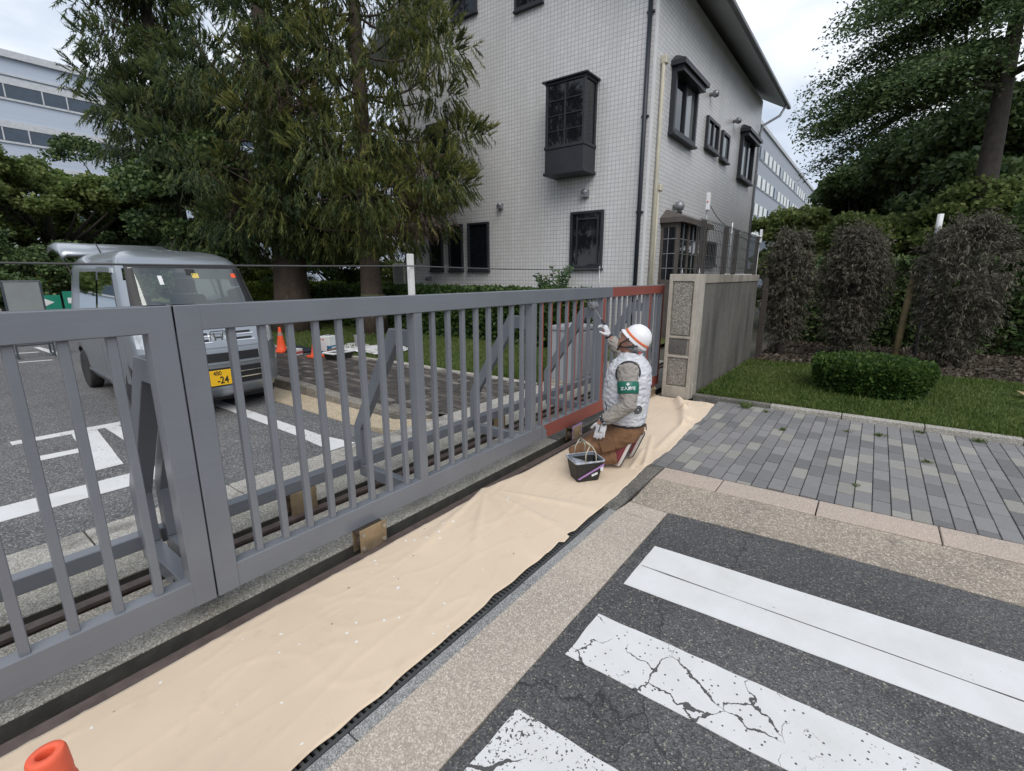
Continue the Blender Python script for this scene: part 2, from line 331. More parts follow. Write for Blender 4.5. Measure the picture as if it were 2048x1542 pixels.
def clothmat():
    k = NT('dust_sheet_canvas'); c = k.mixc(k.ramp(k.noise(1.3, 5, 0.6), [(0.3, 0.0), (0.7, 1.0)]), (0.675,0.545,0.405), (0.605,0.487,0.362))
    c = k.mixc(k.ramp(k.noise(7, 6, 0.7), [(0.58, 0.0), (0.78, 0.4)]), c, (0.45,0.345,0.24))
    st = k.n('ShaderNodeMapping'); st.inputs['Scale'].default_value = (3.2, 11, 1); st.inputs['Rotation'].default_value = (0, 0, 0.5); k.l(k.co(), st.inputs['Vector'])
    c = k.mixc(k.ramp(k.noise(1.6, 7, 0.75, st.outputs[0]), [(0.655, 0.0), (0.70, 0.55)]), c, (0.30,0.23,0.17))
    wv = k.n('ShaderNodeTexNoise'); wv.inputs['Scale'].default_value = 30; wv.inputs['Detail'].default_value = 3; k.l(k.co(), wv.inputs['Vector'])
    va = k.n('ShaderNodeVectorMath'); va.operation = 'SCALE'; va.inputs['Scale'].default_value = 0.03; k.l(wv.outputs['Color'], va.inputs[0]); vb = k.n('ShaderNodeVectorMath'); vb.operation = 'ADD'; k.l(k.co(), vb.inputs[0]); k.l(va.outputs[0], vb.inputs[1])
    d = k.voro(15.0, 'F1', 'Distance', vb.outputs[0])
    c = k.mixc(k.math('LESS_THAN', d, k.math('MULTIPLY', k.math('SUBTRACT', k.noise(2.7, 3), 0.37), 0.46)), c, (0.74,0.74,0.72))
    d2 = k.voro(7.3, 'F1', 'Distance', vb.outputs[0]); c = k.mixc(k.math('MULTIPLY', k.math('LESS_THAN', d2, k.math('MULTIPLY', k.math('SUBTRACT', k.noise(3.9, 3), 0.43), 0.42)), 0.75), c, (0.14,0.125,0.11))
    k.base(c); k.set(0.9, 0, 0.2); k.b.inputs['Sheen Weight'].default_value = 0.2; k.bump(k.noise(420, 2), 0.12, 0.001); return k.m
M['cloth'] = clothmat()
# building
def tiles(name, axis, w, h, off):
    k = NT(name); sx = k.n('ShaderNodeSeparateXYZ'); k.l(k.co(), sx.inputs[0]); cb = k.n('ShaderNodeCombineXYZ')
    k.l(sx.outputs[axis], cb.inputs[0]); k.l(sx.outputs[2], cb.inputs[1])
    b = k.n('ShaderNodeTexBrick'); b.offset = off; b.inputs['Scale'].default_value = 1.0; b.inputs['Brick Width'].default_value = w; b.inputs['Row Height'].default_value = h
    b.inputs['Mortar Size'].default_value = 0.0062; b.inputs['Mortar Smooth'].default_value = 0.1; b.inputs['Bias'].default_value = 0.0
    b.inputs['Color1'].default_value = (0.665,0.66,0.67,1); b.inputs['Color2'].default_value = (0.61,0.605,0.615,1); b.inputs['Mortar'].default_value = (0.36,0.36,0.36,1)
    k.l(cb.outputs[0], b.inputs['Vector'])
    st = k.n('ShaderNodeMapping'); st.inputs['Scale'].default_value = (1.6, 1.6, 0.22); k.l(k.co(), st.inputs['Vector'])
    c = k.mixc(k.ramp(k.noise(1.0, 6, 0.65, st.outputs[0]), [(0.45, 0.0), (0.78, 0.5)]), b.outputs['Color'], (0.46,0.45,0.43))
    k.base(c); k.set(0.35, 0, 0.5)
    inv = k.math('SUBTRACT', 1.0, b.outputs['Fac']); k.bump(inv, 0.6, 0.006); return k.m
M['tile_front'] = tiles('white_square_tile', 1, 0.098, 0.098, 0.0); M['tile_side'] = tiles('white_side_tile', 0, 0.2, 0.098, 0.5)
M['corner'] = pm('white_corner_tile', (0.66,0.66,0.66), (0.6,0.6,0.6), ns=3, rough=0.35)
M['dkframe'] = pm('dark_bronze_frame', (0.022,0.025,0.031), (0.030,0.033,0.040), ns=3, rough=0.45)
def glass(name, c, rough=0.04, spec=0.5):
    k = NT(name); k.base(k.mixc(k.noise(2.0, 3), c, tuple(x*0.5 for x in c))); k.set(rough, 0, spec); k.b.inputs['IOR'].default_value = 1.5; k.bump(k.noise(1.3, 1), 0.02, 0.02); return k.m
M['pane'] = glass('dark_window_glass', (0.012,0.014,0.018)); M['pane_pale'] = glass('curtained_window_glass', (0.24,0.27,0.28)); M['vanglass'] = glass('tinted_car_glass', (0.016,0.02,0.021), 0.02, 0.9)

def thinglass(name, tint, fac):
    k = NT(name); tr = k.n('ShaderNodeBsdfTransparent'); tr.inputs['Color'].default_value = (*tint, 1); gl = k.n('ShaderNodeBsdfGlossy'); gl.inputs['Roughness'].default_value = 0.03; gl.inputs['Color'].default_value = (0.85,0.9,0.9,1)
    fr = k.n('ShaderNodeFresnel'); fr.inputs['IOR'].default_value = 1.5; m = k.n('ShaderNodeMixShader'); k.l(k.math('ADD', fr.outputs[0], fac), m.inputs[0]); k.l(tr.outputs[0], m.inputs[1]); k.l(gl.outputs[0], m.inputs[2]); k.l(m.outputs[0], k.out.inputs[0]); return k.m
M['windshield'] = thinglass('windscreen_glass', (0.55,0.62,0.60), 0.10); M['vanglass'] = thinglass('tinted_side_glass', (0.26,0.29,0.29), 0.06); M['seat'] = pm('dark_seat_fabric', (0.035,0.036,0.038), ns=20, rough=0.9); M['dash'] = pm('grey_dashboard', (0.06,0.062,0.065), rough=0.6)
M['blueglass'] = glass('blue_office_glass', (0.055,0.085,0.13), 0.08); M['whiteglass'] = pm('bright_blind_pane', (0.72,0.74,0.72), (0.62,0.64,0.63), ns=2, rough=0.3)
M['soffit'] = pm('grey_soffit', (0.55,0.56,0.57), (0.50,0.51,0.52), ns=2, rough=0.8); M['fascia'] = pm('grey_fascia', (0.20,0.205,0.215), rough=0.5); M['roof'] = pm('slate_metal_roof', (0.10,0.105,0.115), ns=3, rough=0.5)
M['door_wood'] = pm('brown_grey_door', (0.10,0.085,0.075), (0.075,0.064,0.058), ns=6, rough=0.6); M['pipe_dark'] = pm('dark_downpipe', (0.022,0.027,0.038), rough=0.45); M['pipe_cream'] = pm('cream_pipe', (0.56,0.53,0.43), (0.48,0.45,0.36), ns=4, rough=0.5)
M['vent'] = pm('grey_vent_steel', (0.30,0.31,0.33), (0.22,0.23,0.25), ns=8, rough=0.4, metal=0.5); M['cream'] = pm('cream_plastic', (0.55,0.53,0.47), rough=0.6); M['whitep'] = pm('white_plastic', (0.72,0.73,0.74), rough=0.45)
def band(name, c, c2):
    k = NT(name); sx = k.n('ShaderNodeMapping'); sx.inputs['Scale'].default_value = (0.02, 0.02, 6.0); k.l(k.co(), sx.inputs['Vector'])
    k.base(k.mixc(k.noise(1.0, 2, 0.5, sx.outputs[0]), c, c2)); k.set(0.5, 0, 0.4); return k.m
M['office'] = band('pale_blue_cladding', (0.40,0.46,0.56), (0.48,0.53,0.62)); M['office_trim'] = pm('pale_trim', (0.55,0.57,0.60), rough=0.6); M['factory'] = band('blue_grey_cladding', (0.27,0.30,0.355), (0.31,0.34,0.39)); M['factory_low'] = pm('slate_blue_cladding', (0.10,0.125,0.165), rough=0.6)
def stained(name, c, c2, dark):
    k = NT(name); st = k.n('ShaderNodeMapping'); st.inputs['Scale'].default_value = (2.6, 2.6, 0.7); k.l(k.co(), st.inputs['Vector'])
    a = k.mixc(k.ramp(k.noise(14, 6, 0.7), [(0.35, 0.0), (0.65, 1.0)]), c, c2)
    a = k.mixc(k.ramp(k.noise(1.0, 6, 0.6, st.outputs[0]), [(0.42, 0.0), (0.7, 0.8)]), a, dark); k.base(a); k.set(0.9, 0, 0.25); k.bump(k.noise(120, 4, 0.7), 0.6, 0.004); return k.m
M['wall'] = stained('weathered_concrete', (0.155,0.147,0.134), (0.115,0.11,0.10), (0.050,0.048,0.044)); M['wallcap'] = stained('concrete_cap', (0.33,0.30,0.26), (0.25,0.225,0.195), (0.095,0.08,0.065)); M['pillar'] = stained('pillar_mortar', (0.44,0.405,0.35), (0.36,0.33,0.285), (0.20,0.18,0.155))
M['pebble'] = aggregate('pebble_panel', (0.25,0.235,0.21), (0.20,0.185,0.165), (0.40,0.37,0.33), 110, 0.82, bump=0.8, bd=0.008); M['plate'] = pm('grey_cover_plate', (0.17,0.165,0.155), (0.13,0.125,0.118), ns=10, rough=0.5, metal=0.4)
M['brownpost'] = pm('dark_brown_post', (0.055,0.045,0.038), (0.04,0.033,0.028), ns=5, rough=0.7); M['wire'] = pm('grey_wire', (0.10,0.10,0.10), rough=0.5, metal=0.5); M['wirelight'] = pm('galvanised_wire', (0.34,0.34,0.34), rough=0.4, metal=0.6)
M['wood'] = pm('timber_stake', (0.20,0.155,0.075), (0.13,0.10,0.055), ns=9, rough=0.85, bump=0.3); M['polegrey'] = pm('dark_pole', (0.10,0.11,0.105), rough=0.6); M['cabinet'] = pm('grey_cabinet', (0.30,0.315,0.335), (0.27,0.285,0.305), ns=2, rough=0.5)
# van
def carpaint():
    k = NT('silver_car_paint'); fl = k.voro(900); s = k.n('ShaderNodeSeparateColor'); k.l(fl, s.inputs[0])
    k.base(k.mixc(k.math('MULTIPLY', s.outputs[0], 0.35), (0.31,0.335,0.365), (0.42,0.44,0.46))); k.set(0.33, 0.75, 0.5, 0.6); return k.m
M['car'] = carpaint(); M['chrome'] = pm('chrome', (0.75,0.76,0.78), rough=0.12, metal=1.0); M['carblack'] = pm('black_trim', (0.018,0.018,0.02), rough=0.5); M['tyre'] = pm('tyre_rubber', (0.022,0.022,0.023), (0.035,0.033,0.032), ns=10, rough=0.85); M['rim'] = pm('silver_wheel_cover', (0.48,0.49,0.50), rough=0.35, metal=0.6)
M['lamp'] = pm('headlamp_lens', (0.62,0.64,0.66), (0.35,0.36,0.38), ns=14, rough=0.08, metal=0.5, coat=1.0); M['yplate'] = pm('yellow_plate', (0.80,0.47,0.015), (0.76,0.44,0.015), rough=0.45); M['amber'] = pm('amber_sticker', (0.65,0.50,0.12), rough=0.5)
# things
M['orange'] = pm('orange_cone', (0.86,0.105,0.028), (0.80,0.09,0.026), ns=5, rough=0.5, dirt=((0.5,0.09,0.03), 6, 0.66), bump=0.15, bs=30); M['conenear'] = pm('orange_cone_faded', (0.80,0.140,0.070), (0.74,0.11,0.05), ns=8, rough=0.5, bump=0.3, bs=40); M['silverband'] = pm('grey_reflective_band', (0.34,0.33,0.32), rough=0.4, metal=0.3)
M['canwhite'] = pm('white_tin', (0.68,0.71,0.70), (0.60,0.64,0.64), ns=6, rough=0.35); M['canblue'] = pm('blue_tin_band', (0.02,0.13,0.27), rough=0.35); M['darkcloth'] = pm('navy_cloth', (0.018,0.022,0.033), rough=0.95); M['brownbox'] = pm('brown_box', (0.17,0.12,0.11), (0.09,0.065,0.06), ns=30, rough=0.7); M['sheet'] = pm('white_plastic_sheet', (0.70,0.70,0.71), (0.60,0.60,0.62), ns=6, rough=0.4); M['bucketm'] = pm('galvanised_bucket', (0.42,0.43,0.43), (0.30,0.31,0.31), ns=10, rough=0.4, metal=0.6); M['redprint'] = pm('red_print', (0.55,0.10,0.09), rough=0.6)
M['whitepaint'] = pm('white_enamel', (0.70,0.70,0.69), (0.60,0.60,0.58), ns=8, rough=0.45); M['board'] = pm('grey_board', (0.27,0.29,0.29), (0.22,0.235,0.235), ns=1.5, rough=0.35); M['boardleg'] = pm('blue_grey_steel', (0.075,0.09,0.11), rough=0.5, metal=0.3); M['green'] = pm('sign_green', (0.015,0.24,0.16), rough=0.5); M['signyellow'] = pm('sign_yellow', (0.66,0.50,0.05), rough=0.5); M['signblue'] = pm('sign_blue', (0.06,0.09,0.25), rough=0.5)
M['pan'] = pm('paint_scuttle_black', (0.016,0.016,0.016), (0.024,0.024,0.023), ns=12, rough=0.55, dirt=((0.45,0.43,0.38), 24, 0.74)); M['pangrey'] = pm('wet_grey_paint', (0.15,0.175,0.21), (0.20,0.225,0.26), ns=10, rough=0.25); M['panrim'] = pm('paint_crusted_rim', (0.42,0.45,0.50), (0.25,0.27,0.31), ns=30, rough=0.5); M['panhandle'] = pm('paint_spattered_handle', (0.52,0.48,0.38), (0.30,0.27,0.21), ns=30, rough=0.55, dirt=((0.03,0.028,0.025), 16, 0.60)); M['purple'] = pm('lilac_tape', (0.38,0.21,0.46), rough=0.5)
# person
M['skin'] = pm('tanned_skin', (0.36,0.19,0.135), (0.30,0.15,0.105), ns=12, rough=0.55); M['vest'] = pm('camouflage_white_vest', (0.62,0.63,0.66), (0.47,0.48,0.52), ns=26, rough=0.5, bump=0.25, bs=35, bd=0.012); M['shirt'] = pm('greige_work_shirt', (0.30,0.275,0.25), (0.255,0.235,0.215), ns=9, rough=0.85, bump=0.5, bs=26, bd=0.014, dirt=((0.72,0.70,0.66), 60, 0.735)); M['trousers'] = pm('brown_work_trousers', (0.180,0.094,0.047), (0.135,0.070,0.036), ns=8, rough=0.85, bump=0.35, bs=22, bd=0.012); M['glove'] = pm('white_work_glove', (0.66,0.66,0.68), (0.55,0.55,0.58), ns=25, rough=0.9, bump=0.3, bs=200); M['helmet'] = pm('white_helmet', (0.76,0.76,0.77), (0.70,0.70,0.72), ns=6, rough=0.3); M['helmetband'] = pm('orange_band', (0.78,0.19,0.075), rough=0.4); M['hair'] = pm('grey_hair', (0.33,0.33,0.34), (0.16,0.15,0.15), ns=40, rough=0.8); M['armband'] = pm('green_armband', (0.008,0.125,0.085), (0.007,0.10,0.07), rough=0.35); M['belt'] = pm('black_belt', (0.028,0.03,0.036), rough=0.6); M['shoe'] = pm('maroon_mesh_shoe', (0.20,0.035,0.045), (0.13,0.025,0.034), ns=60, rough=0.8, bump=0.3, bs=160); M['sole'] = pm('white_sole', (0.58,0.52,0.49), rough=0.6); M['outsole'] = pm('black_outsole', (0.035,0.042,0.05), rough=0.7); M['sock'] = pm('blue_grey_sock', (0.14,0.16,0.21), rough=0.9); M['fan'] = pm('fan_grille', (0.055,0.05,0.05), rough=0.5); M['fluff'] = pm('roller_fleece', (0.19,0.20,0.21), (0.12,0.13,0.14), ns=40, rough=0.95, bump=0.8, bs=120)
M['whitetext'] = pm('white_print', (0.78,0.79,0.78), rough=0.5); M['blacktext'] = pm('black_print', (0.02,0.02,0.02), rough=0.5)
# plants
M['bark'] = stained('cedar_bark', (0.115,0.085,0.066), (0.075,0.056,0.045), (0.035,0.028,0.024)); M['bark2'] = pm('grey_bark', (0.065,0.055,0.047), (0.04,0.035,0.03), ns=8, rough=0.9, bump=0.6, bs=25, bd=0.02); M['moss'] = pm('root_moss', (0.12,0.13,0.06), (0.09,0.08,0.05), ns=12, rough=0.95)
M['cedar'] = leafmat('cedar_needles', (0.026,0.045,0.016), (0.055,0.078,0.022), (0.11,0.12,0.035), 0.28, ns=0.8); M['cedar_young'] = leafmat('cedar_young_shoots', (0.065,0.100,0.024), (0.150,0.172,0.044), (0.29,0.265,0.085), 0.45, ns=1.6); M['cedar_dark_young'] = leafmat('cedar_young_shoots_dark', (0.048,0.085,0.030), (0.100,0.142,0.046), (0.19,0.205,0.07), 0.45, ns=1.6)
M['cedar_dark'] = leafmat('cedar_needles_dark', (0.020,0.042,0.021), (0.040,0.068,0.029), (0.078,0.10,0.036), 0.26, ns=0.8); M['deadneedle'] = leafmat('dead_needles', (0.030,0.020,0.015), (0.060,0.042,0.030), (0.10,0.075,0.05), 0.1)  # deeper needle green for the middle and left cedars
M['broad'] = leafmat('broad_leaves', (0.070,0.112,0.032), (0.140,0.195,0.058), (0.25,0.29,0.10), 0.45, ns=0.5); M['deep'] = leafmat('deep_green_leaves', (0.038,0.072,0.028), (0.072,0.118,0.042), (0.13,0.175,0.06), 0.2, ns=0.4); M['bright'] = leafmat('bright_hedge_leaves', (0.045,0.085,0.012), (0.12,0.17,0.02), (0.26,0.30,0.05), 0.3, ns=0.6); M['hedge'] = leafmat('hedge_leaves', (0.020,0.044,0.013), (0.044,0.084,0.020), (0.09,0.145,0.036), 0.25, ns=1.0); M['bush'] = leafmat('bush_leaves', (0.020,0.048,0.012), (0.042,0.088,0.018), (0.11,0.17,0.035), 0.3, ns=2.0); M['dead'] = leafmat('dead_conifer_leaves', (0.046,0.042,0.030), (0.082,0.075,0.055), (0.140,0.129,0.098), 0.1, ns=1.2); M['sprig'] = leafmat('young_leaves', (0.05,0.10,0.05), (0.09,0.16,0.07), (0.15,0.22,0.10), 0.35); M['litter'] = leafmat('leaf_litter', (0.048,0.039,0.029), (0.082,0.066,0.050), (0.14,0.115,0.088), 0.05, ns=2.0); M['leafcard'] = pm('fallen_leaf', (0.32,0.25,0.14), rough=0.8)
# ---------------------------------------------------------------- the setting: ground sheets, road, walks
def sheet(mb, poly, z=0.0, th=0.06, mi=0, jit=0.0, step=0.06):
    """flat slab: top outline poly at height z (a number or a function), sides th deep; jit roughens the outline"""
    pts = []
    for i, a in enumerate(poly):
        b = poly[(i+1) % len(poly)]; L = math.dist(a, b); n = max(1, int(L/step)) if (jit and L < 40) else 1
        for k in range(n):
            t = k/n; x = a[0] + (b[0]-a[0])*t; y = a[1] + (b[1]-a[1])*t
            if jit and k:
                w = mnoise.noise(Vector((x*9, y*9, 1.3)))*jit + mnoise.noise(Vector((x*2.3, y*2.3, 4.1)))*jit*1.2
                x += w*(b[1]-a[1])/L; y -= w*(b[0]-a[0])/L
            pts.append((x, y, z(x, y) if callable(z) else z))
    mb.prism([(p[0], p[1], p[2]) for p in pts][::1], (0, 0, -th), mi); return mb
g = MB(); g.add([(-900,-900,-0.12),(900,-900,-0.12),(900,900,-0.12),(-900,900,-0.12)], [(0,1,2,3)]); struct('ground', g, M['ground'])

road = struct('road', sheet(MB(), [(-30,-30),(3.16,-30),(3.16,-0.8),(3.13,0.15),(3.05,0.943),(-30,0.943)], 0.0, 0.1, jit=0.008), M['asphalt'])
# stripes of the crossing, each a sheet 4 mm above the asphalt
def stripe(x0a, x1a, ya, x0b, x1b, yb, m, lab, jit):
    mb = MB(); sheet(mb, [(x0a, ya), (x0b, yb), (x1b, yb), (x1a, ya)], 0.0045, 0.003, jit=jit, step=0.03); o = mb.build('crosswalk_stripe', m, road)
    if lab: o['label'] = lab
    return o
stripe(2.135, 2.585, 0.865, 2.33, 2.80, -3.4, M['paint_clean'], 'clean white stripe with one thin lengthwise crack', 0.002)
mb = MB(); sheet(mb, [(2.345,0.85),(2.40,-1.2),(2.404,-1.2),(2.350,0.85)], 0.0052, 0.0005, jit=0.004, step=0.05); mb.build('crack', M['plate'], road)
stripe(1.53, 1.845, 0.865, 1.60, 1.93, -3.4, M['paint_crack'], 'cracked white stripe with broken far edge', 0.006)
stripe(0.895, 1.195, 0.875, 0.96, 1.27, -3.4, M['paint_worn'], 'worn white stripe with dark specks', 0.006)
stripe(0.25, 0.56, 0.875, 0.30, 0.62, -3.4, M['paint_worn'], None, 0.006)

apron = struct('apron', sheet(MB(), [(-30,0.946),(2.868,0.946),(2.868,1.244),(-30,1.244)], 0.003, 0.1), M['apron'], 0.0)
mb = MB(); sheet(mb, [(2.874,0.946),(3.045,0.946),(3.05,1.225),(2.874,1.244)], 0.001, 0.1, jit=0.006); mb.build('end_slab', M['apron'], apron)
gut = struct('gutter', sheet(MB(), [(3.163,-30),(3.66,-30),(3.655,-0.8),(3.56,1.24),(3.056,1.222),(3.053,0.945),(3.135,0.15),(3.163,-0.8)], 0.0015, 0.1), M['gutter'])
edging = struct('drain_edging', MB().box(-30,1.246,-0.1,-2.0,1.30,0.004), M['granite'])
xs = [-2.0,-0.9,0.19,0.75,1.82,2.862]
for a, b in zip(xs[:-1], xs[1:]): MB().box(a+0.002,1.246,-0.1,b-0.003,1.300+random.uniform(-.001,.001),0.004).build('edging_stone', M['granite'], edging, 0.003)
# drain grate: frame bars with slots between short cross bars
mb = MB(); mb.box(-8,1.303,-0.03,2.83,1.318,0.002); mb.box(-8,1.440,-0.03,2.83,1.455,0.001); mb.box(-8,1.318,-0.06,2.83,1.44,-0.05, 1)
x = -1.6
while x < 2.80: mb.box(x,1.3182,-0.03,x+0.012,1.4398,-0.002); x += 0.026
tag(mb.build('drain_grate', [M['grate'], M['black']]), 'long dark iron drain grate beside the granite edging under the dust sheet', 'drain grate')
struct('cloth_side_slab', MB().box(-30,1.457,-0.1,6.22,2.150,0.0), M['slab'])
# dark kerb between the drain and the paving
dk = struct('dark_kerb', MB().box(2.866,1.252,-0.1,3.80,1.452,0.0035), M['slab_dark'])
MB().box(2.87,1.2455,-0.1,3.8,1.2515,-0.02).build('joint', M['black'], dk)
# pink granite kerb stones along the walk
pk = struct('pink_kerb', MB().box(3.64,-30,-0.1,3.95,-4.4,0.005), M['pink'])
ys = [1.243,0.775,0.13,-0.53,-1.19,-1.85,-2.5,-3.15,-3.8,-4.4]
for a, b in zip(ys[:-1], ys[1:]):
    x0 = lambda y: 3.565 - 0.052*(y-1.24); x1 = lambda y: 3.815 - 0.062*(y-1.24)
    MB().prism([(x0(a),a-.004,.006),(x0(b),b+.004,.006),(x1(b),b+.004,.006),(x1(a),a-.004,.006)][::-1], (0,0,-.1)).build('kerb_stone', M['pink'], pk, 0.004)
# paving of separate blocks, running bond with long joints along X
pave = struct('pavement', MB().box(3.80,-30,-0.1,6.45,1.44,-0.012), M['joint'])
PW, PL = 0.1088, 0.237; cache = {}; far = {k: MB() for k in ('paver','paver_light','paver_dark')}; npv = 0
def paver_mesh(kind):
    if kind in cache: return cache[kind]
    h = 0.0
    o = MB().box(-PL/2+.0055,-PW/2+.0027,-0.03,PL/2-.0055,PW/2-.0027,0.0).build('paver_brick', M[kind], None, 0.003, link=False); cache[kind] = o.data; return o.data
rows = []
for j in range(-44, 16):
    y = -0.125 + j*PW
    if y > 1.40 or y < -4.2: continue
    xl = 3.83 - 0.062*(y-1.24) ; offs = (j % 2)*PL/2
    i = int((xl - offs)/PL) - 1
    while True:
        a = i*PL + offs; b = a + PL; i += 1
        if a > 6.40: break
        if b <= xl + 0.03: continue
        a = max(a, xl); b = min(b, 6.415)
        if b - a < 0.03: continue
        rows.append((a, b, y))
rows.sort(key=lambda r: abs(r[2]+0.0) + (0 if r[2] > -1.6 else 5))
for a, b, y in rows:
    u = random.random(); kind = 'paver_light' if u < 0.15 else ('paver_dark' if u < 0.36 else 'paver')
    z = random.uniform(-.0015, .0025) + 0.004
    if npv < 298 and y > -2.3:
        o = bpy.data.objects.new('paver_brick', paver_mesh(kind)); COL.objects.link(o); o.parent = pave; o.location = ((a+b)/2, y, z); o.scale.x = (b-a)/PL
        o.rotation_euler = (random.gauss(0,.004), random.gauss(0,.003), random.gauss(0,.004)); npv += 1
    else: far[kind].box(a+.003,y-PW/2+.003,-.03,b-.003,y+PW/2-.003,z)
for k, mb in far.items():
    if mb.v: tag(mb.build('paver_rest', M[k], pave), kind='stuff')
# raised kerb of the lawn
lk = struct('lawn_kerb', MB().box(6.50,-30,-0.1,6.62,-5.0,0.05), M['kerbstone'])
ys = [1.78,0.86,0.13,-0.60,-1.34,-2.07,-2.8,-3.5,-4.2,-5.0]
for i, (a, b) in enumerate(zip(ys[:-1], ys[1:])):
    f = lambda y: 6.415 - 0.028*(y-0.5); w = 0.105
    o = MB().prism([(f(a),a-.004,.052),(f(b),b+.004,.052),(f(b)+w,b+.004,.052),(f(a)+w,a-.004,.052)][::-1], (0,0,-.14)).build('kerb_stone', M['slab_dark' if i == 0 else 'kerbstone'], lk, 0.006)
    if i == 0: o['label'] = 'dark stained kerb stone next to the gate pillar'
struct('lawn', sheet(MB(), [(6.50,1.80),(6.58,-30),(10.3,-30),(10.25,-1.3),(10.1,0.3),(9.9,1.80)][::-1], 0.035, 0.1), M['turf'])
struct('soil_bed', MB().box(9.7,-30,-0.1,17.0,1.78,0.028), M['soil'])
# track slabs, trenches and yard behind the gate line
for ya, yb in ((2.3405,2.3435),(3.0595,3.0635)): tag(MB().box(-30,ya,-.09,9,yb,-.005).build('trench_side', M['trench'], None), kind='structure')
tb = struct('track_bed', MB().box(-30,2.17,-0.115,9.0,3.3,-0.085), M['trench'])
sl = struct('track_slab', sheet(MB(), [(-30,2.345),(3.86,2.345),(3.86,2.868),(-30,2.868)][::-1], 0.0, 0.085, jit=0.004, step=0.05), M['slab'])
sheet(MB(), [(3.885,2.345),(9,2.345),(9,2.868),(3.885,2.868)][::-1], 0.004, 0.085, jit=0.005, step=0.05).build('dark_slab', M['slab_dark'], sl)
sheet(MB(), [(-30,3.065),(9,3.065),(9,3.50),(-30,3.50)][::-1], 0.0, 0.1, jit=0.004, step=0.05).build('inner_strip', M['slab'], sl)

ik = struct('yard_edging', MB().box(-30,3.505,-0.1,-3.0,3.86,0.004), M['kerbstone'])
xs = [-3.0,-2.05,-1.1,-0.2,0.55,1.42,2.32,3.2,4.1,5.0,5.9]
for a, b in zip(xs[:-1], xs[1:]): MB().box(a+.004,3.506,-.1,b-.004,3.86,random.uniform(.004,.009)).build('edging_stone', M['kerbstone'], ik, 0.006)
yard = struct('yard', MB().box(-30,3.863,-0.1,2.93,60,0.001), M['asphalt_yard'])
def yline(poly, nm='yard_line', lab=None):
    mb = MB(); sheet(mb, poly, 0.0055, 0.003, jit=0.004, step=0.05); o = mb.build(nm, M['paint_yard'], yard)
    if lab: o['label'] = lab
yline([(-6,4.47),(-6,4.79),(1.28,4.74),(1.26,4.44)], 'stop_line'); yline([(2.33,3.88),(2.60,3.88),(2.52,4.4),(2.50,12.6),(2.36,12.6),(2.37,4.6)], 'edge_line')
yline([(1.45,12.72),(1.90,12.60),(1.90,12.68),(1.45,12.80)]); yline([(1.57,14.27),(1.95,14.15),(1.95,14.25),(1.57,14.37)]); yline([(2.02,15.2),(2.12,15.2),(2.23,12.95),(2.08,12.9)])
yline([(-6,7.5),(-6,7.62),(-1,7.62),(-1,7.5)])
# painted character (stop), read from inside the yard
ch = [[(0.56,6.47),(1.50,6.43),(1.50,6.58),(0.56,6.62)], [(0.99,6.45),(1.19,6.43),(1.06,5.04),(0.87,5.04)], [(0.62,5.72),(0.92,5.70),(0.92,5.84),(0.62,5.87)], [(1.26,6.44),(1.37,6.43),(1.40,5.60),(1.26,5.58)]]
for k, p in enumerate(ch): yline([(x, y) for x, y in p][::(1 if k in (1,2) else -1)], 'painted_stroke')
# inner walk: raised, ramping down to the gate
def hz(x, y): return 0.004 + 0.125*min(1.0, max(0.0, (y-3.9)/2.3))**0.8
struct('tan_gutter', sheet(MB(), [(2.945,40),(3.345,40),(3.345,4.2),(3.6,3.87),(3.1,3.87),(2.94,4.4)], 0.002, 0.1), M['tan'])
wk = MB(); N = 30; yy = [3.87 + (6.4-3.87)*k/N for k in range(N+1)] + [40.0]
def ledge(y): return float(np.interp(y, [3.8,5.5,7,9,12,40],[5.76,5.33,5.18,5.02,4.85,4.6]))
for a, b in zip(yy[:-1], yy[1:]):
    x0a = 3.50 + max(0, 4.6-a)*0.5; x0b = 3.50 + max(0, 4.6-b)*0.5
    wk.add([(x0a,a,hz(0,a)-.012),(ledge(a),a,hz(0,a)-.012),(ledge(b),b,hz(0,b)-.012),(x0b,b,hz(0,b)-.012)], [(0,1,2,3)])
walk = struct('inner_walk', wk, M['joint'])
bb = [MB(), MB(), MB()]
for i in range(-1, 26):
    for j in range(0, 62):
        x = 3.5 + i*0.1; y = 3.9 + j*0.2 + (i % 2)*0.1; ym = y + 0.1
        if x + .1 > ledge(ym) + 0.02 or x < 3.50 + max(0, 4.6-ym)*0.5 or ym > 14: continue
        h0, h1 = hz(0, y), hz(0, y+.2); d = random.uniform(-.003, .003); k = random.choices((0,1,2), (0.66,0.26,0.08 if ym > 6 else 0.16))[0]; e = .005
        vs = [(x+e,y+e,h0+d),(x+.1-e,y+e,h0+d),(x+.1-e,y+.2-e,h1+d),(x+e,y+.2-e,h1+d)]
        bb[k].add(vs + [(p[0],p[1],p[2]-.03) for p in vs], [(0,1,2,3),(0,4,5,1),(1,5,6,2),(2,6,7,3),(3,7,4,0)])
for k in range(3): tag(bb[k].build('walk_brick_field', M['paver_in'][k], walk), kind='stuff')
kb = struct('walk_kerb', MB().box(3.348,13,-.1,3.497,40,.135), M['dirtykerb'])
ys = [4.0,4.6,5.2,5.8,6.4,7.0,7.6,8.2,8.8,9.4,10.0,11.0,12.0,13.0]
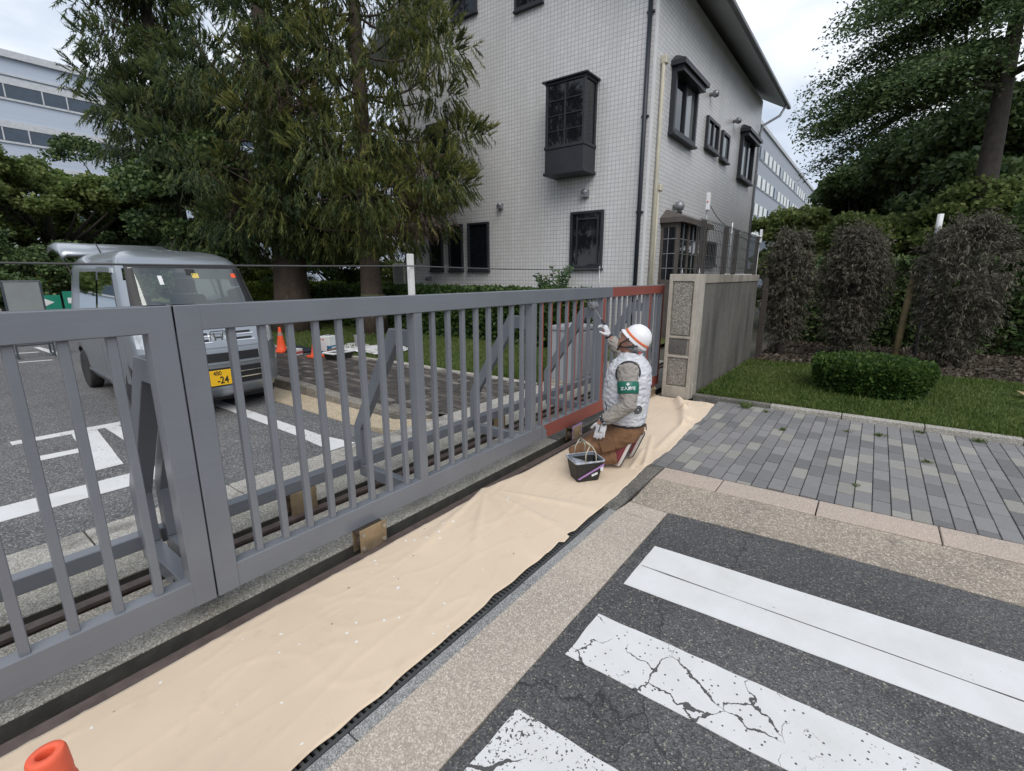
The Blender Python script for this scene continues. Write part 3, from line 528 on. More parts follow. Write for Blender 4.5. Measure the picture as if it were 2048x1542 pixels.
for a, b in zip(ys[:-1], ys[1:]):
    xa = 3.348 + max(0,4.7-a)*.45; xb = 3.348 + max(0,4.7-b)*.45
    mb = MB(); vs = [(xa,a+.004,hz(0,a)+.004),(xa+.148,a+.004,hz(0,a)+.006),(xb+.148,b-.004,hz(0,b)+.006),(xb,b-.004,hz(0,b)+.004)]
    mb.add(vs + [(p[0],p[1],-.1) for p in vs], [(0,1,2,3),(7,6,5,4),(0,4,5,1),(1,5,6,2),(2,6,7,3),(3,7,4,0)]); mb.build('kerb_stone', M['dirtykerb'], kb, 0.012)
il = MB(); yy = [3.9,4.5,5.0,5.5,6.0,7,8,9,10.5,12,14,40]
for a, b in zip(yy[:-1], yy[1:]): il.add([(ledge(a)+.09,a,hz(0,a)+.01),(14,a,hz(0,a)+.02),(14,b,hz(0,b)+.02),(ledge(b)+.09,b,hz(0,b)+.01)], [(0,1,2,3)])
struct('inner_lawn', il, M['turf'])
ek = struct('lawn_edge_strip', MB().box(4.6,14.0,-.05,4.69,40,.14), M['kerbstone'])
yy = list(np.arange(3.9, 14.0, 0.72))
for a, b in zip(yy[:-1], yy[1:]):
    vs = [(ledge(a)+.005,a+.004,hz(0,a)+.022),(ledge(a)+.09,a+.004,hz(0,a)+.022),(ledge(b)+.09,b-.004,hz(0,b)+.022),(ledge(b)+.005,b-.004,hz(0,b)+.022)]
    MB().add(vs + [(p[0],p[1],-.05) for p in vs], [(0,1,2,3),(7,6,5,4),(0,4,5,1),(1,5,6,2),(2,6,7,3),(3,7,4,0)]).build('kerb_stone', M['kerbstone'], ek, 0.006)
struct('gate_side_strip', MB().box(5.9,3.52,-.1,9.0,3.9,.012), M['slab'])
# manhole-like valve cover frame on the inner walk
vc = thing('valve_cover', 'small pale rectangular valve cover set into the dark inner walk', 'valve cover', (4.02,4.55,hz(0,4.55)+.002), rz=0.5)
mb = MB()
for s in (-1,1): mb.box(-.12,s*.055-.015,-.004,.12,s*.055+.015,.010); mb.box(s*.105-.015,-.0402,-.004,s*.105+.015,.0402,.0105)
mb.build('frame', M['kerbstone'], vc, world=False); MB().box(-.0898,-.0398,-.004,.0898,.0398,.004).build('lid', M['grate'], vc, world=False)
# ---------------------------------------------------------------- the sliding gate, its two leaves
YF = 2.29; ZT, ZB0, ZB1 = 1.482, 0.12, 0.25; YB = 3.04
def bar(g, nm, x0, y0, z0, x1, y1, z1, front='g', bevel=0.004, side=None):
    """mi 0 grey, 1 primer; front face (index 2) may still show primer"""
    mi = [0]*6
    if front == 'r': mi[2] = 1
    if side == 'r': mi[3] = 1
    return MB().box(x0,y0,z0,x1,y1,z1,mi).build(nm, [M['gate'], M['primer']], g, bevel)
def brace(g, x0, x1):
    """bent support behind a post: short arm, slope, foot, in a plane across the gate"""
    t = 0.105
    pts = [(2.36,1.258),(2.56,1.258),(3.03,0.50),(3.03,0.19)]; inn = [(2.36,1.258-t),(2.50,1.258-t),(2.955,0.47),(2.955,0.19)]
    poly = [(x0, y, z) for y, z in pts] + [(x0, y, z) for y, z in inn[::-1]]
    MB().prism(poly, (x1-x0,0,0)).build('brace', M['gate'], g, 0.003)
    MB().box(x0,YF+.072,0.10,x1,2.999,0.188).build('cross_tie', M['gate'], g, 0.003)
def rail_parts(g, x0, x1, zr0, zr1):
    MB().box(x0,YB-.04,zr0,x1,YB+.04,zr1).build('rear_beam', M['gate'], g, 0.004)
leafB = thing('sliding_gate', 'long grey steel gate leaf being repainted, red primer left at its right end', 'gate', (3.6,2.32,0), 'sliding gate leaves')
xE = 6.46
bar(leafB,'top_rail',0.7345,YF-.002,1.372,4.85,YF+.07,ZT); MB().box(4.852,YF-.002,1.372,xE,YF+.07,ZT,[1,0,1,1,1,1]).build('top_rail', [M['gate'],M['primer']], leafB, .004)['label'] = 'top rail end in red primer'
# ragged paint edge on the bottom rail
bar(leafB,'bottom_rail',0.7345,YF,ZB0,3.50,YF+.07,ZB1)
mb = MB(); fr = [(3.502,ZB0),(3.60,ZB0),(3.562,ZB0+.05),(3.58,ZB0+.06),(3.50,ZB1-.004),(3.502,ZB1)]
mb.box(3.502,YF+.0005,ZB0,xE,YF+.07,ZB1,[1,0,1,1,1,0]); mb.prism([(p[0],YF+.0005,p[1]) for p in [(3.502,ZB0),(3.60,ZB0),(3.562,ZB0+.045),(3.585,ZB0+.055),(3.525,ZB1),(3.502,ZB1)]], (0,-.0006,0), 0)
mb.build('bottom_rail', [M['gate'],M['primer']], leafB)['label'] = 'bottom rail end in red primer'
posts = [2.055,3.362,4.675,5.98]
MB().box(.7345,YF-.003,ZB0,.832,YF+.085,ZT).build('stile', M['gate'], leafB, .004)
for i, px in enumerate(posts): bar(leafB,'post',px-.034,YF+.001,ZB1-.006,px+.034,YF+.078,1.3718,'r' if i >= 2 else 'g', side='r' if i == 2 else None)
MB().box(xE-.06,YF+.001,ZB1-.006,xE,YF+.085,1.3718,[0,0,1,1,0,0]).build('stile', [M['gate'],M['primer']], leafB, .004)
segs = [(0.817,2.055)] + list(zip(posts[:-1],posts[1:])) + [(5.98,6.55)]
for si, (a, b) in enumerate(segs):
    n = 8 if si < 4 else 3
    for k in range(1, n+1):
        x = a + (b-a)*k/(n+1) if si < 4 else a + .145*k
        red = (si == 2 and k <= 6)
        hw = .0125 if si == 2 else .016
        bar(leafB,'baluster',x-hw,YF+.014,ZB1-.004,x+hw,YF+.048,1.3718,'r' if red else 'g', .003)
for px in posts: brace(leafB, px-.028, px+.028)
MB().prism([(.752,y,z) for y,z in [(2.375,1.258),(2.56,1.258),(3.03,.50),(3.03,.19),(2.955,.19),(2.955,.47),(2.50,1.153),(2.375,1.153)]], (.078,0,0)).build('brace', M['gate'], leafB, .003)
MB().box(.752,2.362,.10,.83,2.999,.188).build('cross_tie', M['gate'], leafB, .003)
rail_parts(leafB, .737, xE, .145, .228)
# wheel housings: two plates, wheel, axle, bolts
def wheelbox(g, x, y, front=True, lilac=False):
    mb = MB(); mb.box(x-.095,y-.022,-.035,x+.095,y-.016,.142 if front else .15); mb.box(x-.095,y+.05,-.02,x+.095,y+.056,.119)
    o = mb.build('wheel_housing', M['zinc'], g, .0015)
    MB().box(x-.097,y-.021,.12 if not front else .1185,x+.097,y+.054,.1199 if front else .144).build('top_plate', M['zinc_dark'], o)
    MB().lathe([(.02,-.028),(.058,-.028),(.05,-.012),(.05,.012),(.058,.028),(.02,.028)],(x-.02,y+.018,.03),22,ax=(0,1,0),smooth=False).build('wheel', M['zinc_dark'], o)
    if front:
        for bx in (-.075,.075):
            for bz in (.02,.11): MB().lathe([(.0,-.012),(.013,-.011),(.014,0)],(x+bx,y-.0225,bz),6,ax=(0,1,0),smooth=False).build('bolt', M['bolt'], o)
    else: MB().lathe([(0,-.014),(.017,-.013),(.018,0)],(x+.02,y-.0225,.06),6,ax=(0,1,0),smooth=False).build('bolt', M['bolt'], o)
    if lilac:
        mb = MB(); mb.box(x-.097,y-.0235,.128,x+.099,y-.0225,.146); mb.box(x-.097,y-.0235,.0,x-.088,y-.0225,.1279); mb.box(x+.088,y-.0235,.0,x+.099,y-.0225,.1279); mb.build('masking_tape', M['purple'], o)
wheelbox(leafB, 1.565, 2.245); wheelbox(leafB, 1.56, YB-.03, False); wheelbox(leafB, 4.04, 2.245, lilac=True); wheelbox(leafB, 3.75, YB-.03, False); wheelbox(leafB, 6.1, 2.245)
# guard wire on top of the gate, on two uprights fixed behind the posts
p1 = MB().box(2.090,2.384,1.20,2.124,2.416,1.735).build('wire_post', M['whitepaint'], leafB, .002); MB().tube([(4.74,2.40,1.2),(4.74,2.40,1.70)],.008,8).build('wire_post', M['wirelight'], leafB)
w = []
for a, b, sag in (((-3.0,2.372,1.70),(2.10,2.372,1.660),.035),((2.10,2.372,1.660),(4.735,2.39,1.672),.014)):
    w += [tuple(Vector(a).lerp(Vector(b), t) - Vector((0,0,4*sag*t*(1-t)))) for t in [k/16 for k in range(17)]]
MB().tube(w,.0045,6).build('guard_wire', M['wire'], leafB)

leafA = thing('sliding_gate', 'freshly painted grey gate leaf running off the left edge of the photo', 'gate', (-.6,2.32,0), 'sliding gate leaves')
xL = -2.4
bar(leafA,'top_rail',xL,YF-.002,1.372,.7285,YF+.07,ZT); bar(leafA,'bottom_rail',xL,YF,ZB0,.7285,YF+.07,ZB1)
MB().box(.636,YF-.003,ZB0,.7285,YF+.085,ZT).build('stile', M['gate'], leafA, .004); MB().box(xL,YF-.003,ZB0,xL+.09,YF+.085,ZT).build('stile', M['gate'], leafA, .004)
for pxx in (-.66,): bar(leafA,'post',pxx-.04,YF+.001,ZB1-.006,pxx+.04,YF+.09,1.3718); brace(leafA,pxx-.032,pxx+.032)
for k in range(1,22):
    x = .662 - .1395*k
    if x < xL+.12 or abs(x+.66) < .07: continue
    bar(leafA,'baluster',x-.016,YF+.014,ZB1-.004,x+.016,YF+.048,1.3718,'g',.003)
MB().prism([(.640,y,z) for y,z in [(2.375,1.258),(2.56,1.258),(3.03,.50),(3.03,.19),(2.955,.19),(2.955,.47),(2.50,1.153),(2.375,1.153)]], (.078,0,0)).build('brace', M['gate'], leafA, .003)
tie = MB().box(.640,2.362,.10,.718,2.999,.188).build('cross_tie', M['gate'], leafA, .003); MB().lathe([(.009,-.001),(.009,.002)],(.6395,2.55,.15),10,ax=(1,0,0)).build('bolt_hole', M['black'], tie)
rail_parts(leafA, xL, .726, .145, .228); wheelbox(leafA,-.5,2.245); wheelbox(leafA,-.5,YB-.03,False)
# rails in their trenches
def rail(y, lab):
    mb = MB(); mb.loft([[(x,y-.032,-.085),(x,y+.032,-.085),(x,y+.03,-.075),(x,y+.008,-.066),(x,y+.008,-.032),(x,y+.030,-.024),(x,y+.030,-.004),(x,y-.030,-.004),(x,y-.030,-.024),(x,y-.008,-.032),(x,y-.008,-.066),(x,y-.03,-.075)][::-1] for x in (-12,9)], smooth=False)
    return tag(mb.build('track_rail', M['rust'], None), lab, 'rail', 'gate track rails')
rail(2.208,'rusty steel rail along the edge of the dust sheet'); rail(2.965,'rusty steel rail in the trench under the rear beam of the gate')
mb = MB()
# gate operator cabinet behind the gate
cb = thing('operator_cabinet', 'grey steel cabinet standing behind the gate near its red end', 'cabinet', (6.35,3.62,.01))
MB().box(-.30,-.22,.05,.30,.22,.80).build('body', M['cabinet'], cb, .006, world=False); MB().box(-.32,-.24,.801,.32,.24,.86).build('lid', M['cabinet'], cb, .006, world=False)
MB().box(-.28,-.235,.09,.28,-.2205,.77).build('door', M['cabinet'], cb, .004, world=False); MB().box(-.317,-.05,.60,-.3005,-.01,.72).build('latch', M['vent'], cb, world=False)
MB().box(-.34,-.26,.0,.34,.26,.049).build('plinth', M['slab'], cb, .004, world=False)
# pillar and wall on the right
pl = thing('gate_pillar', 'pale mortar gate pillar with framed pebble panels', 'pillar', (6.42,1.98,0))
x0, x1, y0, y1, H = 6.25, 6.58, 1.80, 2.16, 1.62; f = .045
mb = MB(); mb.box(x0+.03,y0,0,x1,y1,H); mb.box(x0,y0,0,x0+.0298,y0+f,H); mb.box(x0,y1-f,0,x0+.0298,y1,H)
for a, b in ((0,.16),(.545,.575),(.80,.83),(1.53,H)): mb.box(x0,y0+f+.0002,a,x0+.0298,y1-f-.0002,b)
mb.build('body', M['pillar'], pl, .004)
MB().box(x0+.010,y0+f+.016,.845,x0+.0296,y1-f-.016,1.515).build('pebble_panel', M['pebble'], pl, .004); MB().box(x0+.010,y0+f+.016,.176,x0+.0296,y1-f-.016,.53).build('pebble_panel', M['pebble'], pl, .004)
cv = MB().box(x0+.006,y0+f+.035,.60,x0+.0296,y1-f-.012,.78).build('cover_plate', M['plate'], pl, .003); MB().lathe([(.008,-.002),(.008,.001)],(x0+.0055,1.985,.69),12,ax=(-1,0,0)).build('keyhole', M['black'], cv)
MB().box(x0+.08,y0-.012,0,x1-.05,y0-.0005,.19).build('foot_block', M['pillar'], pl, .003)
for yy_ in (1.86,2.08): MB().lathe([(.018,0),(.012,.02),(.0,.085)],(x1-.10,yy_,H+.0005),8).build('spike', M['vent'], pl)
wl = thing('concrete_wall', 'dark weathered concrete wall running back from the pillar', 'wall', (8.4,1.9,0))
MB().box(6.583,1.83,0,10.2,1.98,1.50).build('wall_body', M['wall'], wl, .004); 
for a, b in ((6.583,7.78),(7.784,8.98),(8.984,10.22)): MB().box(a,1.815,1.501,b,1.995,1.615).build('cap_block', M['wallcap'], wl, .006)
fn = thing('mesh_fence', 'dark wire mesh fence panels on brown posts along the top of the wall', 'fence', (8.4,1.9,1.62))
for px in (6.64,7.80,8.45,10.12): MB().box(px-.05,1.875,1.617,px+.05,1.925,2.30).build('post', M['brownpost'], fn, .003)
for a, b in ((6.27,6.585),(6.695,7.745),(7.855,8.395),(8.505,10.065)):
    mb = MB(); n = int((b-a)/.075)
    for k in range(n+1):
        x = a + (b-a)*k/n; mb.tube([(x,1.872,1.64),(x,1.872,2.22),(x,1.85,2.27),(x,1.81,2.285)],.0045,4,caps=False)
    for z in (1.72,1.86,2.03,2.20): mb.tube([(a,1.869,z),(b,1.869,z)],.0035,4)
    mb.build('mesh_panel', M['wire'], fn)
sn = thing('beam_sensor', 'white beam sensor on a thin rod above the pillar end of the fence', 'sensor', (6.72,1.9,1.62), 'beam sensors')
MB().tube([(6.72,1.9,1.62),(6.72,1.9,2.60)],.010,8).build('rod', M['wirelight'], sn); s2 = MB().box(6.645,1.86,2.42,6.71,1.905,2.63).build('housing', M['whitep'], sn, .006)
MB().lathe([(0,-.004),(.012,-.003),(.012,0)],(6.6448,1.88,2.52),10,ax=(1,0,0)).build('lens', M['redprint'], s2)
s2 = thing('beam_sensor', 'white beam sensor on the rod at the far end of the wall', 'sensor', (10.3,1.9,0), 'beam sensors'); MB().tube([(10.3,1.9,0),(10.3,1.9,2.45)],.010,8).build('rod', M['wirelight'], s2); MB().box(10.23,1.86,2.20,10.30,1.90,2.44).build('housing', M['whitep'], s2, .006)
ra = thing('cable_rod', 'thin white rod carrying the cable between the two beam sensors', 'rod', (8.25,1.93,1.62)); MB().tube([(8.25,1.93,1.62),(8.25,1.93,2.40)],.009,8).build('pole', M['whitep'], ra)
mb = MB(); pp = [Vector((6.72,1.9,2.55)),Vector((8.25,1.93,2.34)),Vector((10.3,1.9,2.2))]
mb.tube([tuple(pp[0].lerp(pp[1],t) - Vector((0,0,.35*t*(1-t)))) for t in [k/10 for k in range(11)]] + [tuple(pp[1].lerp(pp[2],t) - Vector((0,0,.3*t*(1-t)))) for t in [k/10 for k in range(1,11)]],.005,6)
tag(mb.build('cable', M['wire']), 'thin dark cable sagging between the rods over the fence', 'cable')
for i, (px, w, h) in enumerate(((10.32,.08,1.35),(10.62,.10,1.55))):
    tag(MB().box(px,1.66+.05*i,0,px+w,1.76+.05*i,h).build('wooden_post', M['brownpost'], None, .006), ('near' if i == 0 else 'taller far')+' dark brown post just past the end of the concrete wall', 'post', 'brown posts past the wall')
wf = thing('white_frame', 'white metal frame with cross bar beyond the end of the wall', 'metal frame', (11.6,2.6,0))
MB().box(10.9,2.6,1.56,14.0,2.68,1.64).build('cross_bar', M['whitep'], wf, .004)
for x in (11.4,13.6): MB().box(x,2.6,0,x+.08,2.68,1.558).build('leg', M['whitep'], wf, .004)
# ---------------------------------------------------------------- the white tiled building
XC, YC, YE, XE2 = 11.0, 4.45, 12.71, 21.6; EZ = 7.95; SL = 0.56; YR = (YC+YE)/2; RZ = EZ + SL*(YR-3.76)
bd = thing('tiled_building', 'white tiled building with dark bay windows and wide overhanging eaves', 'building', (16.3,8.6,0))
wz = lambda y: RZ - .24 - SL*abs(y-YR)
MB().prism([(XC,YC,0),(XC,YE,0),(XC,YE,wz(YE)),(XC,YR,wz(YR)),(XC,YC,wz(YC))][::-1], (.25,0,0)).build('wall', M['tile_front'], bd)
MB().box(XC+.251,YC,0,XE2,YC+.25,wz(YC)).build('wall', M['tile_side'], bd)
MB().box(XC+.251,YE-.25,0,XE2,YE,wz(YE)).build('wall', M['tile_side'], bd); MB().prism([(XE2,YC,0),(XE2,YE,0),(XE2,YE,wz(YE)),(XE2,YR,wz(YR)),(XE2,YC,wz(YC))], (.25,0,0)).build('wall', M['tile_front'], bd)
mb = MB(); mb.box(XC-.012,YC-.012,0,XC+.06,YC+.05,EZ); mb.build('corner_trim', M['corner'], bd, .004)
# roof: two slabs, soffits, verge and fascia boards
for s, nm in ((-1,'roof'),(1,'roof')):
    ye = YR + s*(YR-3.76); x0, x1 = XC-.75, 22.9; th = .16
    mb = MB(); P = [(x0,YR,RZ),(x0,ye,EZ),(x1,ye,EZ),(x1,YR,RZ)]
    if s > 0: P = P[::-1]
    mb.prism([(p[0],p[1],p[2]+.02) for p in P][::-1], (0,0,th)); mb.build(nm, M['roof'], bd)
    mb = MB(); mb.prism(P[::-1], (0,0,.018)); mb.build('soffit', M['soffit'], bd)
    mb = MB(); a = .06
    mb.prism([(x0-.03,YR,RZ-.05),(x0-.03,ye,EZ-.05),(x0-.03,ye,EZ+.2),(x0-.03,YR,RZ+.2)][::s], (.028,0,0)); mb.build('verge_board', M['fascia'], bd)
    MB().box(x0,min(ye,ye+s*.12),EZ-.03,x1,max(ye,ye+s*.12),EZ+.09).build('gutter', M['fascia'], bd, .02)
MB().tube([(22.3,3.72,EZ-.03),(22.3,3.9,EZ-.35),(21.75,4.35,EZ-.75),(21.70,4.40,EZ-1.0),(21.70,4.40,0)],.045,8).build('downpipe', M['vent'], bd)
def window_x(y0, y1, z0, z1, mull=0, trans=0, pane='pane', d=.07, fw=.06):
    """window on the front wall (faces -X)"""
    mb = MB(); mb.box(XC-d,y0,z0,XC+.01,y0+fw,z1); mb.box(XC-d,y1-fw,z0,XC+.01,y1,z1); mb.box(XC-d,y0+fw+.0005,z1-fw,XC+.01,y1-fw-.0005,z1); mb.box(XC-d,y0+fw+.0005,z0,XC+.01,y1-fw-.0005,z0+fw)
    o = mb.build('window', M['dkframe'], bd, .004)
    MB().box(XC-d*.35,y0+fw,z0+fw,XC-d*.3,y1-fw,z1-fw).build('pane', M[pane], o)
    MB().box(XC-d-.03,y0-.02,z0-.05,XC+.01,y1+.02,z0-.001).build('sill', M['dkframe'], o, .004)
    for i in range(mull): 
        y = y0 + (y1-y0)*(i+1)/(mull+1); MB().box(XC-d*.8,y-.018,z0+fw,XC-d*.36,y+.018,z1-fw).build('glazing_bar', M['dkframe'], o)
    return o
w1 = window_x(5.50,6.41,1.78,3.15); mb = MB()
for a, b, c, d_ in ((5.62,5.66,1.9,3.03),(6.2,6.24,1.9,3.03)): mb.box(XC-.05,a,c,XC-.028,b,d_)
mb.box(XC-.05,5.6605,2.95,XC-.028,6.1995,2.99); mb.build('inner_sash', M['dkframe'], w1)
for a, b in ((10.97,11.53),(10.12,10.70),(9.10,9.90)): window_x(a,b,1.75,3.10)
window_x(7.34,8.18,8.02,9.5,1); window_x(9.43,10.35,8.4,9.9,1); window_x(10.6,11.5,4.2,6.0,1)
# bay window on the front
by0, by1, bz0, bz1, bx = 5.80,6.86,3.98,5.92,10.42
mb = MB(); mb.box(bx,by0,bz0+.05,XC,by1,bz0+.56); mb.box(bx-.03,by0-.03,bz0-.02,XC,by1+.03,bz0+.0495); bay = mb.build('bay_window', M['dkframe'], bd, .006)
mb = MB(); t = .065
for y in (by0,by1-t): mb.box(bx,y,bz0+.625,bx+t,y+t,bz1); mb.box(XC-t,y,bz0+.625,XC,y+t,bz1)
mb.box(bx-.02,by0-.02,bz0+.561,XC,by1+.02,bz0+.624); mb.box(bx-.005,by0-.005,bz1+.0005,XC,by1+.005,bz1+.06); mb.build('frame', M['dkframe'], bay, .004)
MB().box(bx+.03,by0+t,bz0+.625,bx+.036,by1-t,bz1).build('pane', M['pane'], bay); MB().box(bx+t,by0+.03,bz0+.625,XC-t,by0+.036,bz1).build('pane', M['pane'], bay); MB().box(bx+t,by1-.036,bz0+.625,XC-t,by1-.03,bz1).build('pane', M['pane'], bay)
mb = MB(); ym = (by0+by1)/2; mb.box(bx+.012,ym-.022,bz0+.626,bx+.029,ym+.022,bz1-.001)
for z in (.95,1.28,1.6): mb.box(bx+.016,by0+t,bz0+z-.01,bx+.0285,ym-.0225,bz0+z+.01); mb.box(bx+.016,ym+.0225,bz0+z-.01,bx+.0285,by1-t,bz0+z+.01)
mb.build('glazing_bar', M['dkframe'], bay)
mb = MB(); e = .07; A = [(bx-e,by0-e,bz1+.06),(bx-e,by1+e,bz1+.06),(XC,by1+e,bz1+.06),(XC,by0-e,bz1+.06)]; B = [(bx+.2,by0+.16,bz1+.17),(bx+.2,by1-.16,bz1+.17),(XC,by1-.16,bz1+.17),(XC,by0+.16,bz1+.17)]
mb.loft([[(p[0],p[1],p[2]) for p in A],[(p[0],p[1],p[2]+.03) for p in A],B], smooth=False); mb.build('hood', M['dkframe'], bay)
# wall vents
def vent_x(y, z, s=.075):
    o = MB().loft([[(XC-.002,y+s*math.cos(a),z+s*math.sin(a)) for a in A12] for A12 in [[2*math.pi*k/12 for k in range(12)]]] + [[(XC-.10,y+s*math.cos(2*math.pi*k/12),z+s*math.sin(2*math.pi*k/12)) for k in range(12)], [(XC-.14,y+s*.7*math.cos(2*math.pi*k/12),z+.01+s*.7*math.sin(2*math.pi*k/12)) for k in range(12)]], smooth=True)
    o.box(XC-.135,y-s*.98,z-s*1.25,XC-.003,y+s*.98,z-.01); return o.build('vent_hood', M['vent'], bd)
vent_x(8.66,3.50); vent_x(6.02,3.58,.09); vent_x(11.62,1.53)
mb = MB(); mb.box(XC-.10,10.42,1.20,XC-.001,10.62,1.36); mb.box(XC-.12,10.68,1.20,XC-.001,10.86,1.36); mb.build('pipe_cover', M['cream'], bd, .01)
MB().tube([(XC-.06,4.60,0),(XC-.06,4.60,EZ-.1)],.048,10).build('downpipe', M['pipe_dark'], bd)
for z in (1.0,3.0,5.0,7.0): MB().box(XC-.06,4.52,z,XC-.001,4.68,z+.04).build('pipe_clip', M['pipe_dark'], bd)
# side wall (faces -Y)
def window_y(x0, x1, z0, z1, mull=1, pane='pane', d=.08, fw=.09):
    mb = MB(); mb.box(x0,YC-d,z0,x0+fw,YC+.01,z1); mb.box(x1-fw,YC-d,z0,x1,YC+.01,z1); mb.box(x0+fw+.0005,YC-d,z1-fw,x1-fw-.0005,YC+.01,z1); mb.box(x0+fw+.0005,YC-d,z0,x1-fw-.0005,YC+.01,z0+fw)
    o = mb.build('window', M['dkframe'], bd, .004); xs = [x0+fw+(x1-x0-2*fw)*i/(mull+1) for i in range(mull+2)]
    for i in range(mull+1): MB().box(xs[i]+.012,YC-d*.35,z0+fw,xs[i+1]-.012,YC-d*.3,z1-fw).build('pane', M[pane[i] if isinstance(pane,(list,tuple)) else pane], o)
    for i in range(1,mull+1): MB().box(xs[i]-.03,YC-d*.8,z0+fw,xs[i]+.03,YC-d*.2,z1-fw).build('glazing_bar', M['dkframe'], o)
    MB().box(x0-.03,YC-d-.05,z0-.06,x1+.03,YC+.01,z0-.001).build('sill', M['dkframe'], o, .004); return o
def hooded(x0, x1, z0, z1, pane, D=.34):
    o = window_y(x0,x1,z0,z1,1,pane,.12,.10)
    mb = MB(); e = .10; A = [(x0-e,YC-D,z1+.02),(x1+e,YC-D,z1+.02),(x1+e,YC,z1+.02),(x0-e,YC,z1+.02)]; B = [(x0+.15,YC-.06,z1+.30),(x1-.15,YC-.06,z1+.30),(x1-.15,YC,z1+.30),(x0+.15,YC,z1+.30)]
    mb.loft([A,[(p[0],p[1],p[2]+.10) for p in A],B], smooth=False); mb.build('hood', M['dkframe'], o); 
    mb = MB(); mb.box(x0+.001,YC-D+.06,z1-.10,x1-.001,YC-.1205,z1+.0195); mb.build('hood_soffit', M['dkframe'], o); return o
hooded(12.02,13.75,4.90,6.25,['pane','pane_pale']); window_y(14.90,16.10,5.15,5.95,1); window_y(16.50,17.35,5.12,5.92,0,'pane_pale'); hooded(18.9,20.8,4.95,6.35,['pane_pale','pane'])
window_y(15.6,16.9,1.95,2.65,1)
# glazed door bay
dx0, dx1, dz, dy = 12.0, 14.4, 2.85, 4.0
mb = MB(); mb.box(dx0,dy,0,dx1,YC,1.42); bo = mb.build('door_bay', M['door_wood'], bd, .006)
mb = MB()
for x in (dx0,dx0+.75,dx0+1.55,dx1-.10): mb.box(x,dy,1.421,x+.10,dy+.07,dz)
mb.box(dx0,YC-.07,1.421,dx0+.07,YC,dz); mb.box(dx0,dy+.0705,1.421,dx0+.06,YC-.0705,1.50); mb.box(dx0,dy+.0705,dz-.1,dx0+.06,YC-.0705,dz); mb.box(dx0+.1005,dy,dz-.12,dx1-.1005,dy+.06,dz-.0005) if False else None
mb.build('frame', M['door_wood'], bo)
MB().box(dx0+.02,dy+.072,1.50,dx0+.026,YC-.07,dz-.1).build('pane', M['pane'], bo)
for a, b in ((dx0+.1,dx0+.75),(dx0+.85,dx0+1.55),(dx0+1.65,dx1-.1)): MB().box(a,dy+.03,1.421,b,dy+.036,dz-.001).build('pane', M['pane'], bo)
mb = MB()
for z in (1.78,2.13,2.48): mb.box(dx0+.004,dy+.072,z-.009,dx0+.019,YC-.071,z+.009)
mb.box(dx0+.003,4.25,1.50,dx0+.0195,4.268,dz-.1)
for a, b in ((dx0+.1,dx0+.75),(dx0+.85,dx0+1.55),(dx0+1.65,dx1-.1)):
    for z in (1.78,2.13,2.48): mb.box(a,dy+.012,z-.009,b,dy+.0295,z+.009)
    mb.box((a+b)/2-.009,dy+.010,1.425,(a+b)/2+.009,dy+.0299,dz-.002)
mb.build('glazing_bar', M['vent'], bo)
mb = MB(); e = .12; A = [(dx0-e,dy-e,dz+.001),(dx1+e,dy-e,dz+.001),(dx1+e,YC-.001,dz+.001),(dx0-e,YC-.001,dz+.001)]; B = [(dx0+.25,YC-.06,dz+.34),(dx1-.25,YC-.06,dz+.34),(dx1-.25,YC-.001,dz+.34),(dx0+.25,YC-.001,dz+.34)]
mb.loft([A,[(p[0],p[1],p[2]+.12) for p in A],B], smooth=False); mb.build('hood', M['door_wood'], bo)
for x, z, s in ((12.75,3.32,.13),(15.05,6.50,.10),(17.8,6.46,.10)):
    mb = MB(); mb.tube([(x,YC,z),(x,YC-.12,z)],.05,10); mb.lathe([(0,-s),(s*.75,-s*.7),(s,0),(s*.75,s*.7),(0,s)],(x,YC-.16,z),12); lp = mb.build('wall_lamp', M['vent'], bd)
    if s > .12: MB().tube([(x+.1,YC-.05,z-.15),(x+.28,YC-.1,z-.12)],[.03,.055],8).build('spot_head', M['pipe_dark'], lp)
MB().tube([(11.33,YC-.06,0),(11.33,YC-.06,6.15),(11.33,YC-.01,6.22)],.045,10).build('cream_pipe', M['pipe_cream'], bd); MB().tube([(11.52,YC-.05,0),(11.52,YC-.05,3.55),(11.55,YC-.01,3.60)],.035,10).build('cream_pipe', M['pipe_cream'], bd)
MB().box(11.28,YC-.14,6.10,11.42,YC-.001,6.28).build('pipe_hood', M['pipe_cream'], bd, .02); MB().box(11.47,YC-.13,3.52,11.62,YC-.001,3.68).build('pipe_hood', M['pipe_cream'], bd, .02)
# air conditioner unit at the left end of the building
ac = thing('air_conditioner', 'beige outdoor air conditioner unit on a post left of the tiled building', 'air conditioner', (11.15,13.15,0))
MB().box(11.0,12.86,1.33,11.30,13.46,2.0).build('casing', M['cream'], ac, .02); mb = MB()
for k in range(9): mb.box(10.985,12.92,1.40+k*.06,10.9995,13.40,1.43+k*.06)
mb.build('louvre', M['vent'], ac); MB().box(11.02,12.99,0,11.28,13.02,1.329).build('post', M['vent'], ac); MB().box(11.02,13.3,0,11.28,13.33,1.329).build('post', M['vent'], ac)
MB().box(11.1,12.80,1.5,11.3,12.858,2.12).build('back_plate', M['cream'], ac)

